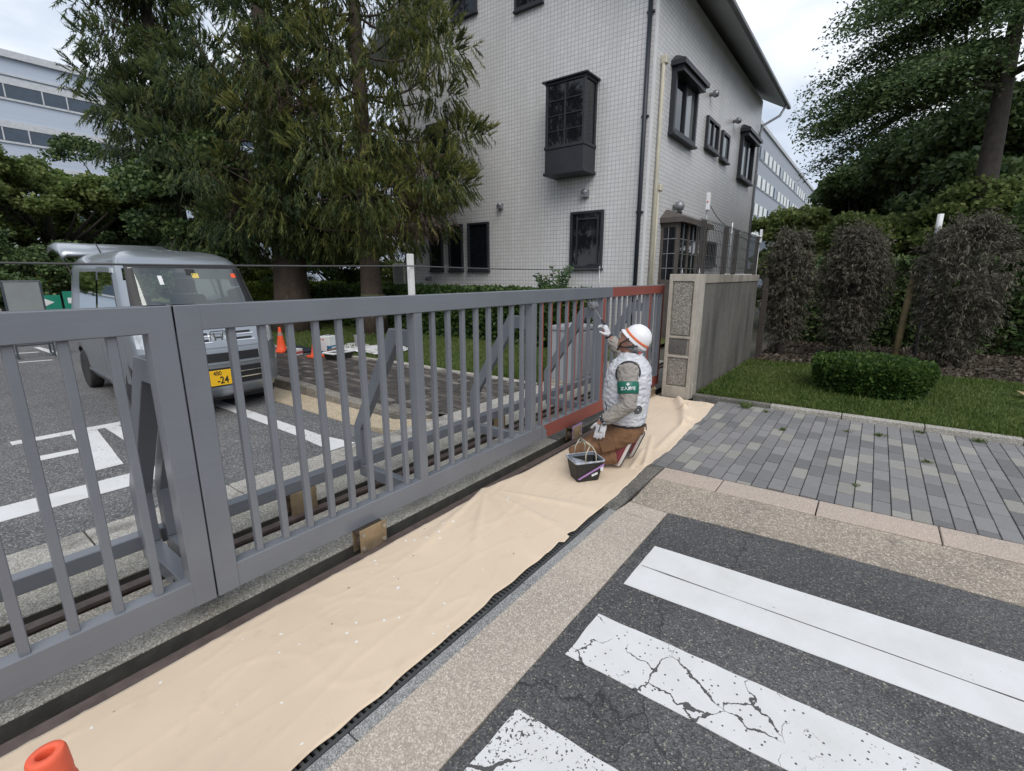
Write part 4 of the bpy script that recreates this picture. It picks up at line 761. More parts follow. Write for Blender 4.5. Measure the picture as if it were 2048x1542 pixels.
# ---------------------------------------------------------------- far buildings
ob = thing('office_building', 'pale blue office block with long ribbon windows behind the trees at left', 'building', (5,60,0))
MB().box(-60,60.3,0,70,80,19.2).build('wall', M['office'], ob); MB().box(-60.3,60.0,19.201,70.3,80.3,19.75).build('parapet', M['office_trim'], ob); MB().box(-60,60.15,17.85,70,60.2995,18.0).build('cornice', M['office_trim'], ob)
for zf in (16.1,12.7,9.35,6.0,2.6):
    MB().box(-60,60.18,zf-.18,70,60.2995,zf-.02).build('sill_band', M['office_trim'], ob); MB().box(-60,60.18,zf+1.05,70,60.2995,zf+1.6).build('head_band', M['office_trim'], ob)
    x = -8.0 + (zf*1.7) % 1.0
    while x < 31:
        w = 2.35 if (int(x*3) % 3) else 1.6
        o = MB().box(x,60.22,zf,x+w-.09,60.2995,zf+1.02).build('window', M['blueglass'], ob); MB().box(x+w-.088,60.16,zf,x+w-.002,60.2995,zf+1.02).build('mullion', M['office_trim'], o); x += w
fb = thing('factory_building', 'long blue grey building with rows of small bright windows beyond the tiled building', 'building', (90,13,0))
MB().box(40,12.7,6.1,124,40,17.7).build('wall', M['factory'], fb); MB().box(39.8,12.5,17.701,124.2,40.2,18.1).build('parapet', M['office_trim'], fb); MB().box(40,12.55,0,124,40,6.0).build('base_wall', M['factory_low'], fb)
for zf in (14.6,11.6,8.55):
    MB().box(52,12.64,zf-.12,124,12.6995,zf-.001).build('sill_band', M['factory'], fb)
    for k in range(23):
        x = 58 + k*2.75; d = (k*7 + int(zf)) % 5 == 3
        o = MB().box(x,12.6,zf,x+1.7,12.6995,zf+1.25).build('window', M['blueglass' if d else 'whiteglass'], fb); MB().box(x+1.701,12.66,zf,x+2.74,12.6995,zf+1.25).build('dark_infill', M['factory_low'], o)
for k in range(4): MB().box(58+k*2.4,12.45,6.15,59.6+k*2.4,12.6995,7.2).build('window', M['whiteglass'], fb)
# ---------------------------------------------------------------- the silver van
van = thing('parked_van', 'silver boxy van with its tailgate raised, parked facing the gate', 'van', (2.30,5.90,0), rz=-R(2.2))
VZ = [.20,.26,.34,.45,.60,.75,.88,.97,1.03,1.08,1.12,1.25,1.40,1.55,1.68,1.76,1.82,1.87,1.905,1.925]
fi = lambda xs, ys: (lambda z: float(np.interp(z, xs, ys)))
vw = fi([.2,.26,.34,.6,1.0,1.12,1.7,1.8,1.86,1.905,1.925],[.66,.70,.722,.7375,.735,.725,.645,.60,.54,.42,.25])
vf = fi([.2,.26,.34,.5,.75,.88,.97,1.03,1.08,1.12,1.70,1.78,1.84,1.88,1.905,1.925],[.14,.06,.02,0,.02,.05,.09,.15,.26,.36,.74,.84,.98,1.15,1.32,1.65])
vr = fi([.2,.34,1.0,1.7,1.82,1.88,1.925],[3.34,3.39,3.39,3.33,3.28,3.18,2.9])
vrad = fi([.2,.9,1.05,1.7,1.925],[.20,.24,.20,.12,.10]); vbow = fi([.2,1.0,1.7,1.925],[.10,.10,.07,.03])
def vyf(x, z):
    w, r = vw(z), vrad(z); a = abs(x); y = vf(z) + vbow(z)*(a/w)**2
    if a > w - r: y += r - math.sqrt(max(0, r*r - (a-(w-r))**2))
    return y
def vring(z):
    w, r = vw(z), vrad(z); pts = []; n = 26
    for k in range(n+1): x = -w*math.cos(math.pi*k/n) if True else 0; x = w*math.sin(math.pi*(k/n-.5)); pts.append((x, vyf(x, z), z))
    y0 = pts[-1][1]; yr = vr(z); rr = .07
    ys = [y0 + (yr-rr-y0)*k/14 for k in range(1,15)]
    side = [(w, y, z) for y in ys] + [(w-rr+rr*math.cos(a), yr-rr+rr*math.sin(a), z) for a in (R(30),R(60),R(90))]
    back = [(w-rr-(2*(w-rr))*k/8, yr, z) for k in range(1,8)]
    return pts + side + back + [(-p[0], p[1], p[2]) for p in side[::-1]]
mb = MB(); mb.loft([vring(z) for z in VZ])
def _open(vs):
    c = [sum(mb.v[i][k] for i in vs)/len(vs) for k in range(3)]; w = vw(c[2])
    if len(vs) > 4: return False
    if 1.12 < c[2] < 1.69 and abs(c[0]) < .60 and c[1] < 1.2: return True
    if 1.12 < c[2] < 1.60 and abs(c[0]) > w-.02 and 1.0 < c[1] < 2.72: return True
    if .75 < c[2] < 1.69 and c[1] > 3.25 and abs(c[0]) < .62: return True
    return False
kp = [i for i, f in enumerate(mb.f) if not _open(f)]; mb.f = [mb.f[i] for i in kp]; mb.mi = [mb.mi[i] for i in kp]; mb.sm = [mb.sm[i] for i in kp]
body = mb.build('body', [M['car'], M['carblack']], van, world=False)
# wheel wells
cut = MB()
for y in (.66,3.18-.0):
    pass
for y in (.66,3.12):
    for s in (-1,1): cut.lathe([(.325,-.16),(.325,.16)],(s*.66,y,.29),28,ax=(1,0,0),smooth=False)
co = cut.build('well_cut', M['carblack']); co.location = van.location; co.rotation_euler = van.rotation_euler
bpy.context.view_layer.update()
bo2 = body.modifiers.new('b','BOOLEAN'); bo2.object = co; bo2.operation = 'DIFFERENCE'; bo2.solver = 'FAST'; bo2.material_mode = 'TRANSFER'
apply_mods(body); bpy.data.objects.remove(co)
def vpatch(nm, poly2, side, m, off, nu=10, nv=8, thick=.0, par=None):
    """patch on the van skin: side 'F' (x,z) or 'L'/'R' (y,z); poly2 = 4 corners bl, br, tr, tl"""
    mb = MB(); bl, br, tr, tl = [Vector((*p, 0)) for p in poly2]
    def fn(u, v):
        a = bl.lerp(br, u); b = tl.lerp(tr, u); p = a.lerp(b, v)
        if side == 'F': return (p.x, vyf(p.x, p.y) - off, p.y)
        s = -1 if side == 'R' else 1
        return (s*(vw(p.y) + off), p.x, p.y)
    mb.grid(fn, nu, nv)
    if thick:
        c = [fn(i/nu, j/nv) for i in range(nu+1) for j in range(nv+1)]
        border = [(i,0) for i in range(nu)] + [(nu,j) for j in range(nv)] + [(i,nv) for i in range(nu,0,-1)] + [(0,j) for j in range(nv,0,-1)]
        A = [fn(i/nu, j/nv) for i, j in border]; d = (0,thick,0) if side == 'F' else ((thick if side == 'R' else -thick),0,0)
        B = [tuple(Vector(p)+Vector(d)) for p in A]; n = len(A); mb.add(A+B, [(k,(k+1)%n,n+(k+1)%n,n+k) for k in range(n)])
    return mb.build(nm, m, par or van, world=False)
for q in ([(-.655,1.112),(.655,1.112),(.650,1.145),(-.650,1.145)],[(-.590,1.685),(.590,1.685),(.585,1.715),(-.585,1.715)],[(-.655,1.146),(-.555,1.146),(-.515,1.684),(-.588,1.684)],[(.555,1.146),(.655,1.146),(.588,1.684),(.515,1.684)]): vpatch('windscreen_seal', q, 'F', M['carblack'], .0095, 12, 8, .01)
ws = vpatch('windscreen', [(-.625,1.14),(.625,1.14),(.56,1.69),(-.56,1.69)], 'F', M['windshield'], .008, 20, 8, .006)
for (x, z, w, h, m) in ((.06,1.60,.035,.028,'amber'),(.50,1.60,.03,.025,'orange'),(.02,1.64,.05,.035,'carblack'),(-.30,1.55,.02,.05,'whitep')): vpatch('windscreen_mark', [(x-w,z-h),(x+w,z-h),(x+w,z+h),(x-w,z+h)], 'F', M[m], .0095, 3, 2, 0, ws)  # the white patch stands in for things seen through the glass
for s in ('R','L'):
    d1 = vpatch('front_door', [(.62,.36),(1.70,.36),(1.70,1.085),(.66,1.085)], s, M['car'], .005, 12, 14, .02)
    d2 = vpatch('sliding_door', [(1.715,.36),(2.76,.36),(2.76,1.085),(1.715,1.085)], s, M['car'], .005, 12, 14, .02)
    vpatch('window', [(.70,1.09),(1.66,1.09),(1.66,1.64),(1.05,1.64)], s, M['vanglass'], .0085, 10, 8, .006, d1)
    vpatch('window', [(1.76,1.09),(2.70,1.09),(2.70,1.65),(1.76,1.65)], s, M['vanglass'], .0085, 10, 8, .006, d2)
    vpatch('visor', [(1.02,1.635),(1.68,1.66),(1.68,1.71),(1.04,1.69)], s, M['chrome'] if False else M['car'], .022, 8, 3, .03, d1)
    sg = -1 if s == 'R' else 1
    vpatch('handle', [(1.52,.92),(1.66,.92),(1.66,.955),(1.52,.955)], s, M['chrome'], .022, 4, 2, .02, d1)
    vpatch('handle', [(1.78,.92),(1.92,.92),(1.92,.955),(1.78,.955)], s, M['chrome'], .022, 4, 2, .02, d2)
    vpatch('side_moulding', [(.98,.315),(2.80,.315),(2.80,.345),(.98,.345)], s, M['car'], .018, 8, 2, .025)
    mb = MB(); mb.lathe([(0,-.07),(.075,-.06),(.09,0),(.075,.075),(0,.085)],(sg*.86,.74,1.16),12,ax=(0,0,1),sx=.75,sy=.6); mb.tube([(sg*.70,.76,1.08),(sg*.80,.75,1.10)],.028,8); mb.build('door_mirror', M['car'], van, world=False)
    # headlamp wrapped round the corner
    hl = vpatch('headlight', [(sg*.50,.80),(sg*.718,.84),(sg*.715,1.035),(sg*.55,1.03)] if sg > 0 else [(-.718,.84),(-.50,.80),(-.55,1.03),(-.715,1.035)], 'F', M['lamp'], .014, 10, 6, .04)
    vpatch('fog_recess', [(sg*.55,.36),(sg*.69,.36),(sg*.69,.58),(sg*.55,.58)] if sg > 0 else [(-.69,.36),(-.55,.36),(-.55,.58),(-.69,.58)], 'F', M['vent'], .004, 6, 4, .01)
for s in (-1,1):
    for y in (.66,3.12):
        w = thing('wheel', '', ''); 
        for k in ('label','category'):
            if k in w: del w[k]
        w.parent = van; w.location = (s*.655,y,.282)
        MB().lathe([(.20,-.075),(.25,-.082),(.275,-.07),(.282,-.04),(.282,.04),(.275,.07),(.25,.082),(.20,.075)],(0,0,0),30,ax=(s,0,0)).build('tyre', M['tyre'], w, world=False)
        mb = MB(); mb.lathe([(0,.062),(.05,.066),(.055,.052),(.12,.046),(.16,.056),(.185,.06),(.201,.05),(.201,-.06),(0,-.06)],(0,0,0),28,ax=(s,0,0))
        for k in range(8):
            a = 2*math.pi*k/8; mb.obb((s*.052,.135*math.cos(a),.135*math.sin(a)),[(1,0,0),(0,math.cos(a),math.sin(a)),(0,-math.sin(a),math.cos(a))],(.010,.035,.016))
        mb.build('rim', M['rim'], w, world=False)
# front panel: raised grille panel with two slots, emblem, lower openings, lip
gp = vpatch('grille', [(-.44,.80),(.44,.80),(.44,1.02),(-.44,1.02)], 'F', M['car'], .018, 16, 6, .03)
for z in (.955,.885):
    for a, b in ((-.37,-.10),(.10,.37)):
        vpatch('slot', [(a,z-.012),(b,z-.012),(b,z+.014),(a,z+.014)], 'F', M['carblack'], .0195, 8, 2, 0, gp); vpatch('slot_lip', [(a-.01,z-.026),(b+.03,z-.026),(b+.03,z-.013),(a-.01,z-.013)], 'F', M['chrome'], .026, 8, 1, .012, gp)
# emblem: a rounded square ring with the letter inside
em = MB(); yv = vyf(0,.92) - .036
def rr(w, h, r, n=5): return [(cx + r*math.cos(a), cz + r*math.sin(a)) for cx, cz, a0 in ((w-r,h-r,0),(-w+r,h-r,90),(-w+r,-h+r,180),(w-r,-h+r,270)) for a in [R(a0+90*k/n) for k in range(n+1)]]
ring = [rr(.090,.068,.030), rr(.078,.056,.024)]
em.loft([[(x,yv+.012,.922+z) for x,z in ring[0]],[(x,yv,.922+z) for x,z in ring[0]],[(x,yv,.922+z) for x,z in ring[1]],[(x,yv+.012,.922+z) for x,z in ring[1]]], caps=False, smooth=False)
for s in (-1,1): em.prism([(s*.058,yv+.001,.922+.050),(s*.040,yv+.001,.922+.050),(s*.022,yv+.001,.922-.050),(s*.040,yv+.001,.922-.050)][::s], (0,.01,0))
em.box(-.032,yv+.0005,.922-.014,.032,yv+.011,.922+.002); eo = em.build('emblem', M['chrome'], gp, world=False); eo.parent = gp
vpatch('upper_opening', [(-.42,.635),(.42,.635),(.42,.735),(-.42,.735)], 'F', M['carblack'], .004, 16, 3, 0); vpatch('opening_lip', [(-.46,.612),(.46,.612),(.46,.632),(-.46,.632)], 'F', M['car'], .022, 16, 2, .03)
lo = vpatch('lower_opening', [(-.30,.36),(.46,.36),(.46,.565),(-.30,.565)], 'F', M['carblack'], .004, 16, 3, 0)
for z in (.43,.50): vpatch('opening_bar', [(-.30,z-.006),(.47,z-.006),(.47,z+.006),(-.30,z+.006)], 'F', M['chrome'], .012, 12, 1, .01, lo)
vpatch('bumper_lip', [(-.64,.315),(.64,.315),(.62,.352),(-.62,.352)], 'F', M['car'], .028, 20, 2, .04); vpatch('bonnet_edge', [(-.56,1.03),(.56,1.03),(.55,1.045),(-.55,1.045)], 'F', M['carblack'], .002, 16, 1, 0)
yp = vyf(-.12,.46) - .042
np_ = MB().box(-.272,yp,.372,.058,yp+.012,.548).build('number_plate', M['yplate'], van, .003, world=False)
bpy.context.view_layer.update()
def vtext(t, x, z, size, sx=1.0, bold=.002):
    cu = bpy.data.curves.new('plate_text','FONT'); cu.body = t; cu.size = size; cu.align_x = 'CENTER'; cu.align_y = 'CENTER'; cu.extrude = .0006; cu.offset = bold
    o = bpy.data.objects.new('plate_text', cu); COL.objects.link(o); dg = bpy.context.evaluated_depsgraph_get(); dg.update(); me = bpy.data.meshes.new_from_object(o.evaluated_get(dg)); bpy.data.objects.remove(o)
    for v in me.vertices: c = v.co.copy(); v.co = (x + c.x*sx, yp - .0012 - c.z, z + c.y)
    me.materials.clear(); me.materials.append(M['blacktext']); o = bpy.data.objects.new('plate_text', me); COL.objects.link(o); o.parent = np_
vtext('480', -.085, .512, .072, .80, .0005); vtext('-24', -.035, .428, .115, .80, .0025)
mb = MB()
for x in (-.225,-.175): mb.lathe([(.010,-.001),(.010,.001)],(x,yp-.001,.43),10,ax=(0,-1,0))
mb.build('plate_dots', M['blacktext'], np_, world=False)
# roof beads, antenna, tailgate, underbody
for k in range(6):
    x = -.42 + .168*k; mb = MB(); z0 = 1.925 - .10*abs(x/.45)**2.2*.35
    def rz_(y): return float(np.interp(y,[1.0,1.2,1.45,1.8,3.0],[1.845,1.878,1.905,1.922,1.922])) - .045*(x/.42)**2*1.0
    mb.tube([(x,y,rz_(y)) for y in np.linspace(1.12,3.0,16)],[(.0,.0)]+[(.026,.016)]*14+[(.0,.0)],8); mb.build('roof_bead', M['car'], van, world=False)
MB().tube([(-.38,2.75,1.88),(-.38,2.80,1.93),(-.38,3.0,2.06)],[.02,.01,.005],8).build('antenna', M['carblack'], van, world=False)
tg = MB(); w = .70
prof = [(3.26,1.90),(3.45,1.99),(3.9,2.08),(4.20,2.085),(4.33,2.03),(4.36,1.985),(4.30,1.99),(4.18,2.035),(3.9,2.03),(3.45,1.94),(3.30,1.86)]
tg.loft([[(x,y,z - (.05 if abs(x) > .66 else 0)) for y, z in prof] for x in (-.72,-.66,-.3,.3,.66,.72)]); tgo = tg.build('tailgate', M['car'], van, world=False)
MB().grid(lambda u, v: (-.5+u, 3.55+.4*v, 1.945+.072*v), 4, 4).build('window', M['vanglass'], tgo, world=False)
for s in (-1,1): MB().tube([(s*.66,3.22,1.62),(s*.66,3.75,1.99)],.012,6).build('gas_strut', M['carblack'], van, world=False)
MB().box(-.60,.25,.14,.60,3.25,.215).build('underbody', M['carblack'], van, world=False)
for s, x in ((1,-.30),(1,.22)): MB().tube([(x,vyf(x,1.125)-.02,1.125),(x+.22,vyf(x+.22,1.17)-.022,1.16),(x+.36,vyf(x+.36,1.18)-.02,1.17)],.008,6).build('wiper', M['carblack'], van, world=False)

# cabin seen through the glass
MB().box(-.66,.50,.95,.66,.86,1.11).build('dashboard', M['dash'], van, .03, world=False); MB().box(-.66,.3,.40,.66,3.3,.44).build('cabin_floor', M['dash'], van, world=False)
for x in (-.33,.33):
    st = MB().box(x-.23,1.30,.50,x+.23,1.80,.70).build('seat', M['seat'], van, .05, world=False); MB().prism([(x-.22,1.70,.70),(x-.22,1.84,.70),(x-.22,1.98,1.34),(x-.22,1.88,1.34)],(.44,0,0)).build('seat_back', M['seat'], st, .03, world=False); MB().box(x-.12,1.90,1.36,x+.12,1.99,1.56).build('headrest', M['seat'], st, .03, world=False)
MB().tube([(-.33+.18*math.cos(a),.98-.07*math.sin(a),1.13+.16*math.sin(a)) for a in np.linspace(0,2*math.pi,25)],.014,6,caps=False).build('steering_wheel', M['seat'], van, world=False)
MB().box(-.10,.90,1.575,.10,.93,1.635).build('rear_view_mirror', M['carblack'], van, .01, world=False)
MB().box(-.55,2.45,.44,.10,3.15,.98).build('cargo_crate', M['dash'], van, .01, world=False); MB().box(.15,2.5,.44,.58,3.1,1.18).build('cargo_crate', M['canwhite'], van, .01, world=False)
# ---------------------------------------------------------------- plants
def unit(v): return v/np.maximum(1e-9, np.linalg.norm(v, axis=-1, keepdims=True))
def rdir(n): return unit(RNG.normal(size=(n,3)))
def blades(P, D, L, Wd, curl=0.0):
    """diamond leaves: base points P, directions D, lengths L, half widths Wd -> verts, quads"""
    n = len(P); S = unit(np.cross(D, rdir(n))); L = L[:,None]; Wd = Wd[:,None]; Nn = np.cross(S, D)
    mid = P + D*L*.5 + Nn*L*curl
    V = np.stack([P, mid + S*Wd, P + D*L, mid - S*Wd], 1).reshape(-1,3)
    return V, np.arange(4*n).reshape(n,4)
def needles(P, D, L, Wd):
    n = len(P); S = unit(np.cross(D, rdir(n)))*Wd[:,None]; V = np.stack([P-S, P+S, P+D*L[:,None]], 1).reshape(-1,3); return V, np.arange(3*n).reshape(n,3)
def leaves_in(P, size, aspect=.42, flat=.55, jitter=.35):
    n = len(P); D = rdir(n); D[:,2] *= flat; D = unit(D); L = size*(1 + RNG.uniform(-jitter,jitter,n)); return blades(P, D, L, L*aspect, .05)
def lobe_points(c, r, n, sub=18, sr=.42, low=.35):
    """leaf positions gathered in clumps over an ellipsoid shell, so gaps and clumps read"""
    c = np.array(c); r = np.array(r) if np.ndim(r) else np.array([r]*3)
    d = rdir(sub); d[:,2] = np.where(d[:,2] < -low, -d[:,2], d[:,2]); cc = c + d*r*RNG.uniform(.55,1.0,(sub,1))
    k = RNG.integers(0, sub, n); q = rdir(n)*(RNG.random((n,1))**.4); q[:,2] = q[:,2]*.6 + .12
    return cc[k] + q*r.mean()*sr
def trunk_mesh(base, h, r, lean=(0,0), n=9, flare=1.5, seed=0, r_top=.25):
    mb = MB(); pts = []; rad = []
    for i in range(n+1):
        t = i/n; pts.append((base[0]+lean[0]*t+.04*h/8*mnoise.noise(Vector((seed,t*3,0))), base[1]+lean[1]*t+.04*h/8*mnoise.noise(Vector((seed,t*3,5))), base[2]+h*t)); rad.append(r*((1-t)+r_top*t)*(1+(flare-1)*math.exp(-t*22)))
    mb.tube(pts, rad, 12); return mb
def cedar(base, h, r, R0, zmin, label, mat, seed, dens=1.0, az_bias=None, dead=0.0, name='cedar_tree', skip=None):
    global RNG
    RNG = np.random.default_rng(seed); t = thing(name, label, 'tree', base, 'tall cedars on the inner lawn')
    tb_ = trunk_mesh(base, h, r, seed=seed, n=14, r_top=.18); limbs = []; VV = []; QQ = []; off = 0; Vd = []; Qd = []; offd = 0
    z = zmin; VY = []; QY = []; offy = 0
    while z < h-.3:
        f = min(1.0, (h-z)/(h*.72)); n = 6
        for k in range(n):
            if RNG.random() > .92*dens: continue
            a = 2*math.pi*(k+RNG.random()*.8)/n + z*2.1; L = R0*f**.8*RNG.uniform(.60,1.08)*(0.85 if z < zmin+.6 else 1)
            d = np.array([math.cos(a), math.sin(a), 0]); b0 = np.array(base) + [0,0,z]
            pts = [b0 + d*L*s + np.array([0,0,-.30*L*s*(1-s)*1.6 + .10*L*s*s]) for s in np.linspace(0,1,6)]
            limbs.append(MB()); limbs[-1].tube([tuple(p) for p in pts], [.05*(1-.8*s)*(f*.6+.4) for s in np.linspace(0,1,6)], 5)
            for s in (.50,.96):
                c = b0 + d*L*s + np.array([0,0,-.48*L*s*(1-s) + .10*L*s*s]) + RNG.normal(0,.10,3); cr_ = RNG.uniform(.52,.86)*(1.0 if s > .6 else .85)*(.6+.4*f)
                if skip is not None and skip(c, z): continue
                ns = int(140*dens*(cr_/.6)**2)
                u = rdir(ns); u[:,2] = np.where(RNG.random(ns) < .50, -np.abs(u[:,2]), np.abs(u[:,2])); rr0 = RNG.uniform(.25,1.0,(ns,1))**.6; st = c + u*cr_*rr0*np.array([1,1,.55]) + d*.25*cr_*u[:,2:3]; kk = vnoise(st, 1.9, seed) > -.10; u = u[kk]; st = st[kk]; rr0 = rr0[kk]; ns = len(st)
                if ns < 6: continue
                lo = u[:,2:3] < .12
                dr = unit(np.where(lo, u*np.array([.40,.40,.2]) + d*.15 + [0,0,-1.0], u*np.array([.9,.9,.5]) + d*.35 + [0,0,.7])); m = 20; sl = np.where(lo[:,0], RNG.uniform(.20,.44,ns), RNG.uniform(.12,.22,ns))
                yg = (rr0[:,0] > .62) & (RNG.random(ns) < np.where(u[:,2] > .05, .85, .38))  # young tip colour; favouring upper shoots also paints light onto clump tops
                for msk, tgt in ((yg,1),(~yg,0)):
                    q = int(msk.sum())
                    if q < 2: continue
                    tt = np.tile(np.linspace(0,1,m),q); P = np.repeat(st[msk], m, 0) + np.repeat(dr[msk]*sl[msk][:,None], m, 0)*tt[:,None]; P += np.repeat(u[msk]*np.array([1,1,0])*.06, m, 0)*(tt**2)[:,None]; D = unit(np.repeat(dr[msk], m, 0) + RNG.normal(0,.36,(q*m,3)))
                    Lb = RNG.uniform(.08,.16,q*m); V, Q = needles(P, D, Lb, np.full(q*m,.0125))
                    if tgt == 0 and RNG.random() < dead*(1.6 if s < .6 else .4): Vd.append(V); Qd.append(Q+offd); offd += len(V)
                    elif tgt == 1: VY.append(V); QY.append(Q+offy); offy += len(V)
                    else: VV.append(V); QQ.append(Q+off); off += len(V)
        z += RNG.uniform(.68,.92)
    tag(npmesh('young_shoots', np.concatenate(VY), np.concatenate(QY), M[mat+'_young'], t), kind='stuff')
    tb_.v += []; o = tb_.build('trunk', M['bark'], t); [L_.build('limb', M['bark'], t) for L_ in limbs]
    tag(npmesh('crown', np.concatenate(VV), np.concatenate(QQ), M[mat], t), kind='stuff')
    if Vd: tag(npmesh('dead_foliage', np.concatenate(Vd), np.concatenate(Qd), M['deadneedle'], t), kind='stuff')
    return t, o
GZ = .145
def gap2(c, z): r = math.hypot(c[0]-7.7, c[1]-10.25); return r < (.95 if 5.2 < z < 8.6 else .3)
def gap1(c, z): dx, dy = c[0]-6.85, c[1]-12.6; w = dx*.8-dy*.6; return (w > 1.1 and 4.6 < z < 9.5) or (math.hypot(dx, dy) < .7)
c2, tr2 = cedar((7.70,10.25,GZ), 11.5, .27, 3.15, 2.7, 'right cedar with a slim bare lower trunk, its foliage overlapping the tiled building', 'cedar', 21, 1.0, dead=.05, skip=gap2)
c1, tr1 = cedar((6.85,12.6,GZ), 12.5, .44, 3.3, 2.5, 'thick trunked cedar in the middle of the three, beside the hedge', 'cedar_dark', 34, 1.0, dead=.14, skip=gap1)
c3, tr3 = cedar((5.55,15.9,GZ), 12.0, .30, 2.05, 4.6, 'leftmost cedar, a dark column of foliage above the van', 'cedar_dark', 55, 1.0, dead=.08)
# rough root collars
for t, b, r in ((c2,(7.70,10.25,GZ),.40),(c1,(6.85,12.6,GZ),.58)):
    mb = MB(); mb.lathe([(r*1.02,-.02),(r*.92,.12),(r*.84,.35),(r*.80,.7),(r*.74,1.0)], b, 16); mb.build('root_collar', M['moss'], t)

def broad(name, base, h, r, lobes, nl, leaf, mat, label, group=None, cat='tree', aspect=.42, sub=18, sr=.42, flat=.55, bark='bark2', limbs=True, seed=1):
    global RNG
    RNG = np.random.default_rng(seed); t = thing(name, label, cat, base, group); tot = sum(np.prod(np.atleast_1d(l[1]) if np.ndim(l[1]) else [l[1]]*3)**.67 for l in lobes); PP = []
    for c, rr_ in lobes:
        w = (np.prod(rr_) if np.ndim(rr_) else rr_**3)**.67/tot; PP.append(lobe_points(np.array(base)+np.array(c), rr_, int(nl*2.2*w), sub, sr))
    V, Q = leaves_in(np.concatenate(PP), leaf*.62, aspect, flat); tag(npmesh('crown', V, Q, M[mat], t), kind='stuff')
    mb = trunk_mesh(base, h, r, seed=seed)
    if limbs:
        for c, rr_ in lobes:
            e = Vector(base)+Vector(c); s = Vector(base)+Vector((0,0,min(h*.75, max(.3,c[2]*.55)))); m_ = s.lerp(e,.5)+Vector((0,0,-.1*c[2]*.3)); mb.tube([s, m_, e], [r*.42,r*.28,r*.08], 7)
    mb.build('trunk', M[bark], t); return t
def ring_lobes(n, Rr, z0, z1, rl, seed, zs=.7):
    g = random.Random(seed); return [((Rr*math.sqrt(g.random())*math.cos(a), Rr*math.sqrt(g.random())*math.sin(a), g.uniform(z0,z1)), (rl*g.uniform(.75,1.2), rl*g.uniform(.75,1.2), rl*zs*g.uniform(.75,1.1))) for a in [g.random()*6.283 for _ in range(n)]]
# left: layered spreading trees behind the van and at the frame's edge
broad('spreading_tree', (4.2,23.5,0), 4.6, .22, ring_lobes(16,2.7,2.0,5.2,1.0,3,.66), 26000, .20, 'broad', 'wide layered green tree behind the van roof at the left', 'broadleaf trees at the left', seed=3, sub=14, sr=.5)
broad('spreading_tree', (1.4,23.0,0), 4.6, .2, ring_lobes(14,2.3,1.8,5.0,1.0,8,.66), 22000, .20, 'broad', 'layered green tree cut by the left edge of the photo', 'broadleaf trees at the left', seed=8, sub=14, sr=.5)
broad('spreading_tree', (7.4,26.5,0), 3.8, .2, ring_lobes(9,1.7,2.2,4.4,1.0,14,.6), 18000, .20, 'deep', 'dark green tree filling the gap between the van and the middle cedar', 'broadleaf trees at the left', seed=14)
broad('small_tree', (2.2,19.5,0), 1.5, .12, ring_lobes(8,1.6,.9,2.6,.8,17,.6), 14000, .15, 'deep', 'dark shrub behind the grey board and signs', 'shrubs behind the van', 'shrub', seed=17)
broad('small_tree', (4.6,20.8,0), 1.6, .12, ring_lobes(9,1.9,.8,2.9,.85,19,.6), 15000, .15, 'deep', 'dark shrub right behind the van', 'shrubs behind the van', 'shrub', seed=19)
# woodland behind the hedge, seen between the cedar trunks
k = 0
for (x, y, hh, m, lab) in ((9.5,21.5,4.8,'deep','dark tree behind the hedge just right of the van'),(12.6,19.6,5.2,'deep','dark tree behind the hedge between the two cedar trunks'),(15.2,18.6,6.0,'broad','green tree behind the hedge beside the corner of the tiled building'),(11.2,26.0,6.5,'broad','taller tree in the back row behind the cedars'),(17.5,24.0,7.5,'deep','tall dark tree far back left of the tiled building'),(8.2,29.0,7.0,'deep','tall dark tree far back behind the van')):
    k += 1; broad('garden_tree', (x,y,0), hh*.7, .16, ring_lobes(11,1.9,.9,hh,1.15,40+k,.7), 11000, .20, m, lab, 'garden trees behind the hedge', seed=40+k)
broad('yellow_shrub', (9.2,18.2,0), 1.2, .08, ring_lobes(6,.9,.8,2.3,.6,61,.8), 8000, .12, 'bright', 'yellow green shrub glowing behind the hedge near the van', None, 'shrub', seed=61)
broad('garden_tree', (5.35,14.4,.14), 2.6, .10, ring_lobes(12,1.0,.8,4.1,.75,77,.8), 17000, .15, 'deep', 'bushy dark green tree right behind the roof of the van', 'garden trees behind the hedge', seed=77)
# cloud-pruned pine
t = thing('pruned_pine', 'small cloud pruned pine behind the hedge with flat tiers of needles', 'tree', (8.9,16.3,0)); RNG = np.random.default_rng(5)
mb = trunk_mesh((8.9,16.3,0),2.1,.07,seed=5); mb.build('trunk', M['bark2'], t); PP = []
for c, r_ in (((0,0,2.25),(.32,.32,.10)),((-.35,.1,1.95),(.42,.4,.10)),((.4,-.1,1.82),(.45,.4,.10)),((-.1,-.2,1.62),(.6,.5,.10)),((.5,.2,1.45),(.5,.45,.09)),((-.55,0,1.42),(.5,.45,.09)),((.1,0,1.2),(.75,.6,.1))): PP.append(lobe_points(np.array((8.9,16.3,0))+np.array(c), r_, 900, 30, .5))
V, Q = leaves_in(np.concatenate(PP), .09, .12, .9); tag(npmesh('crown', V, Q, M['hedge'], t), kind='stuff')
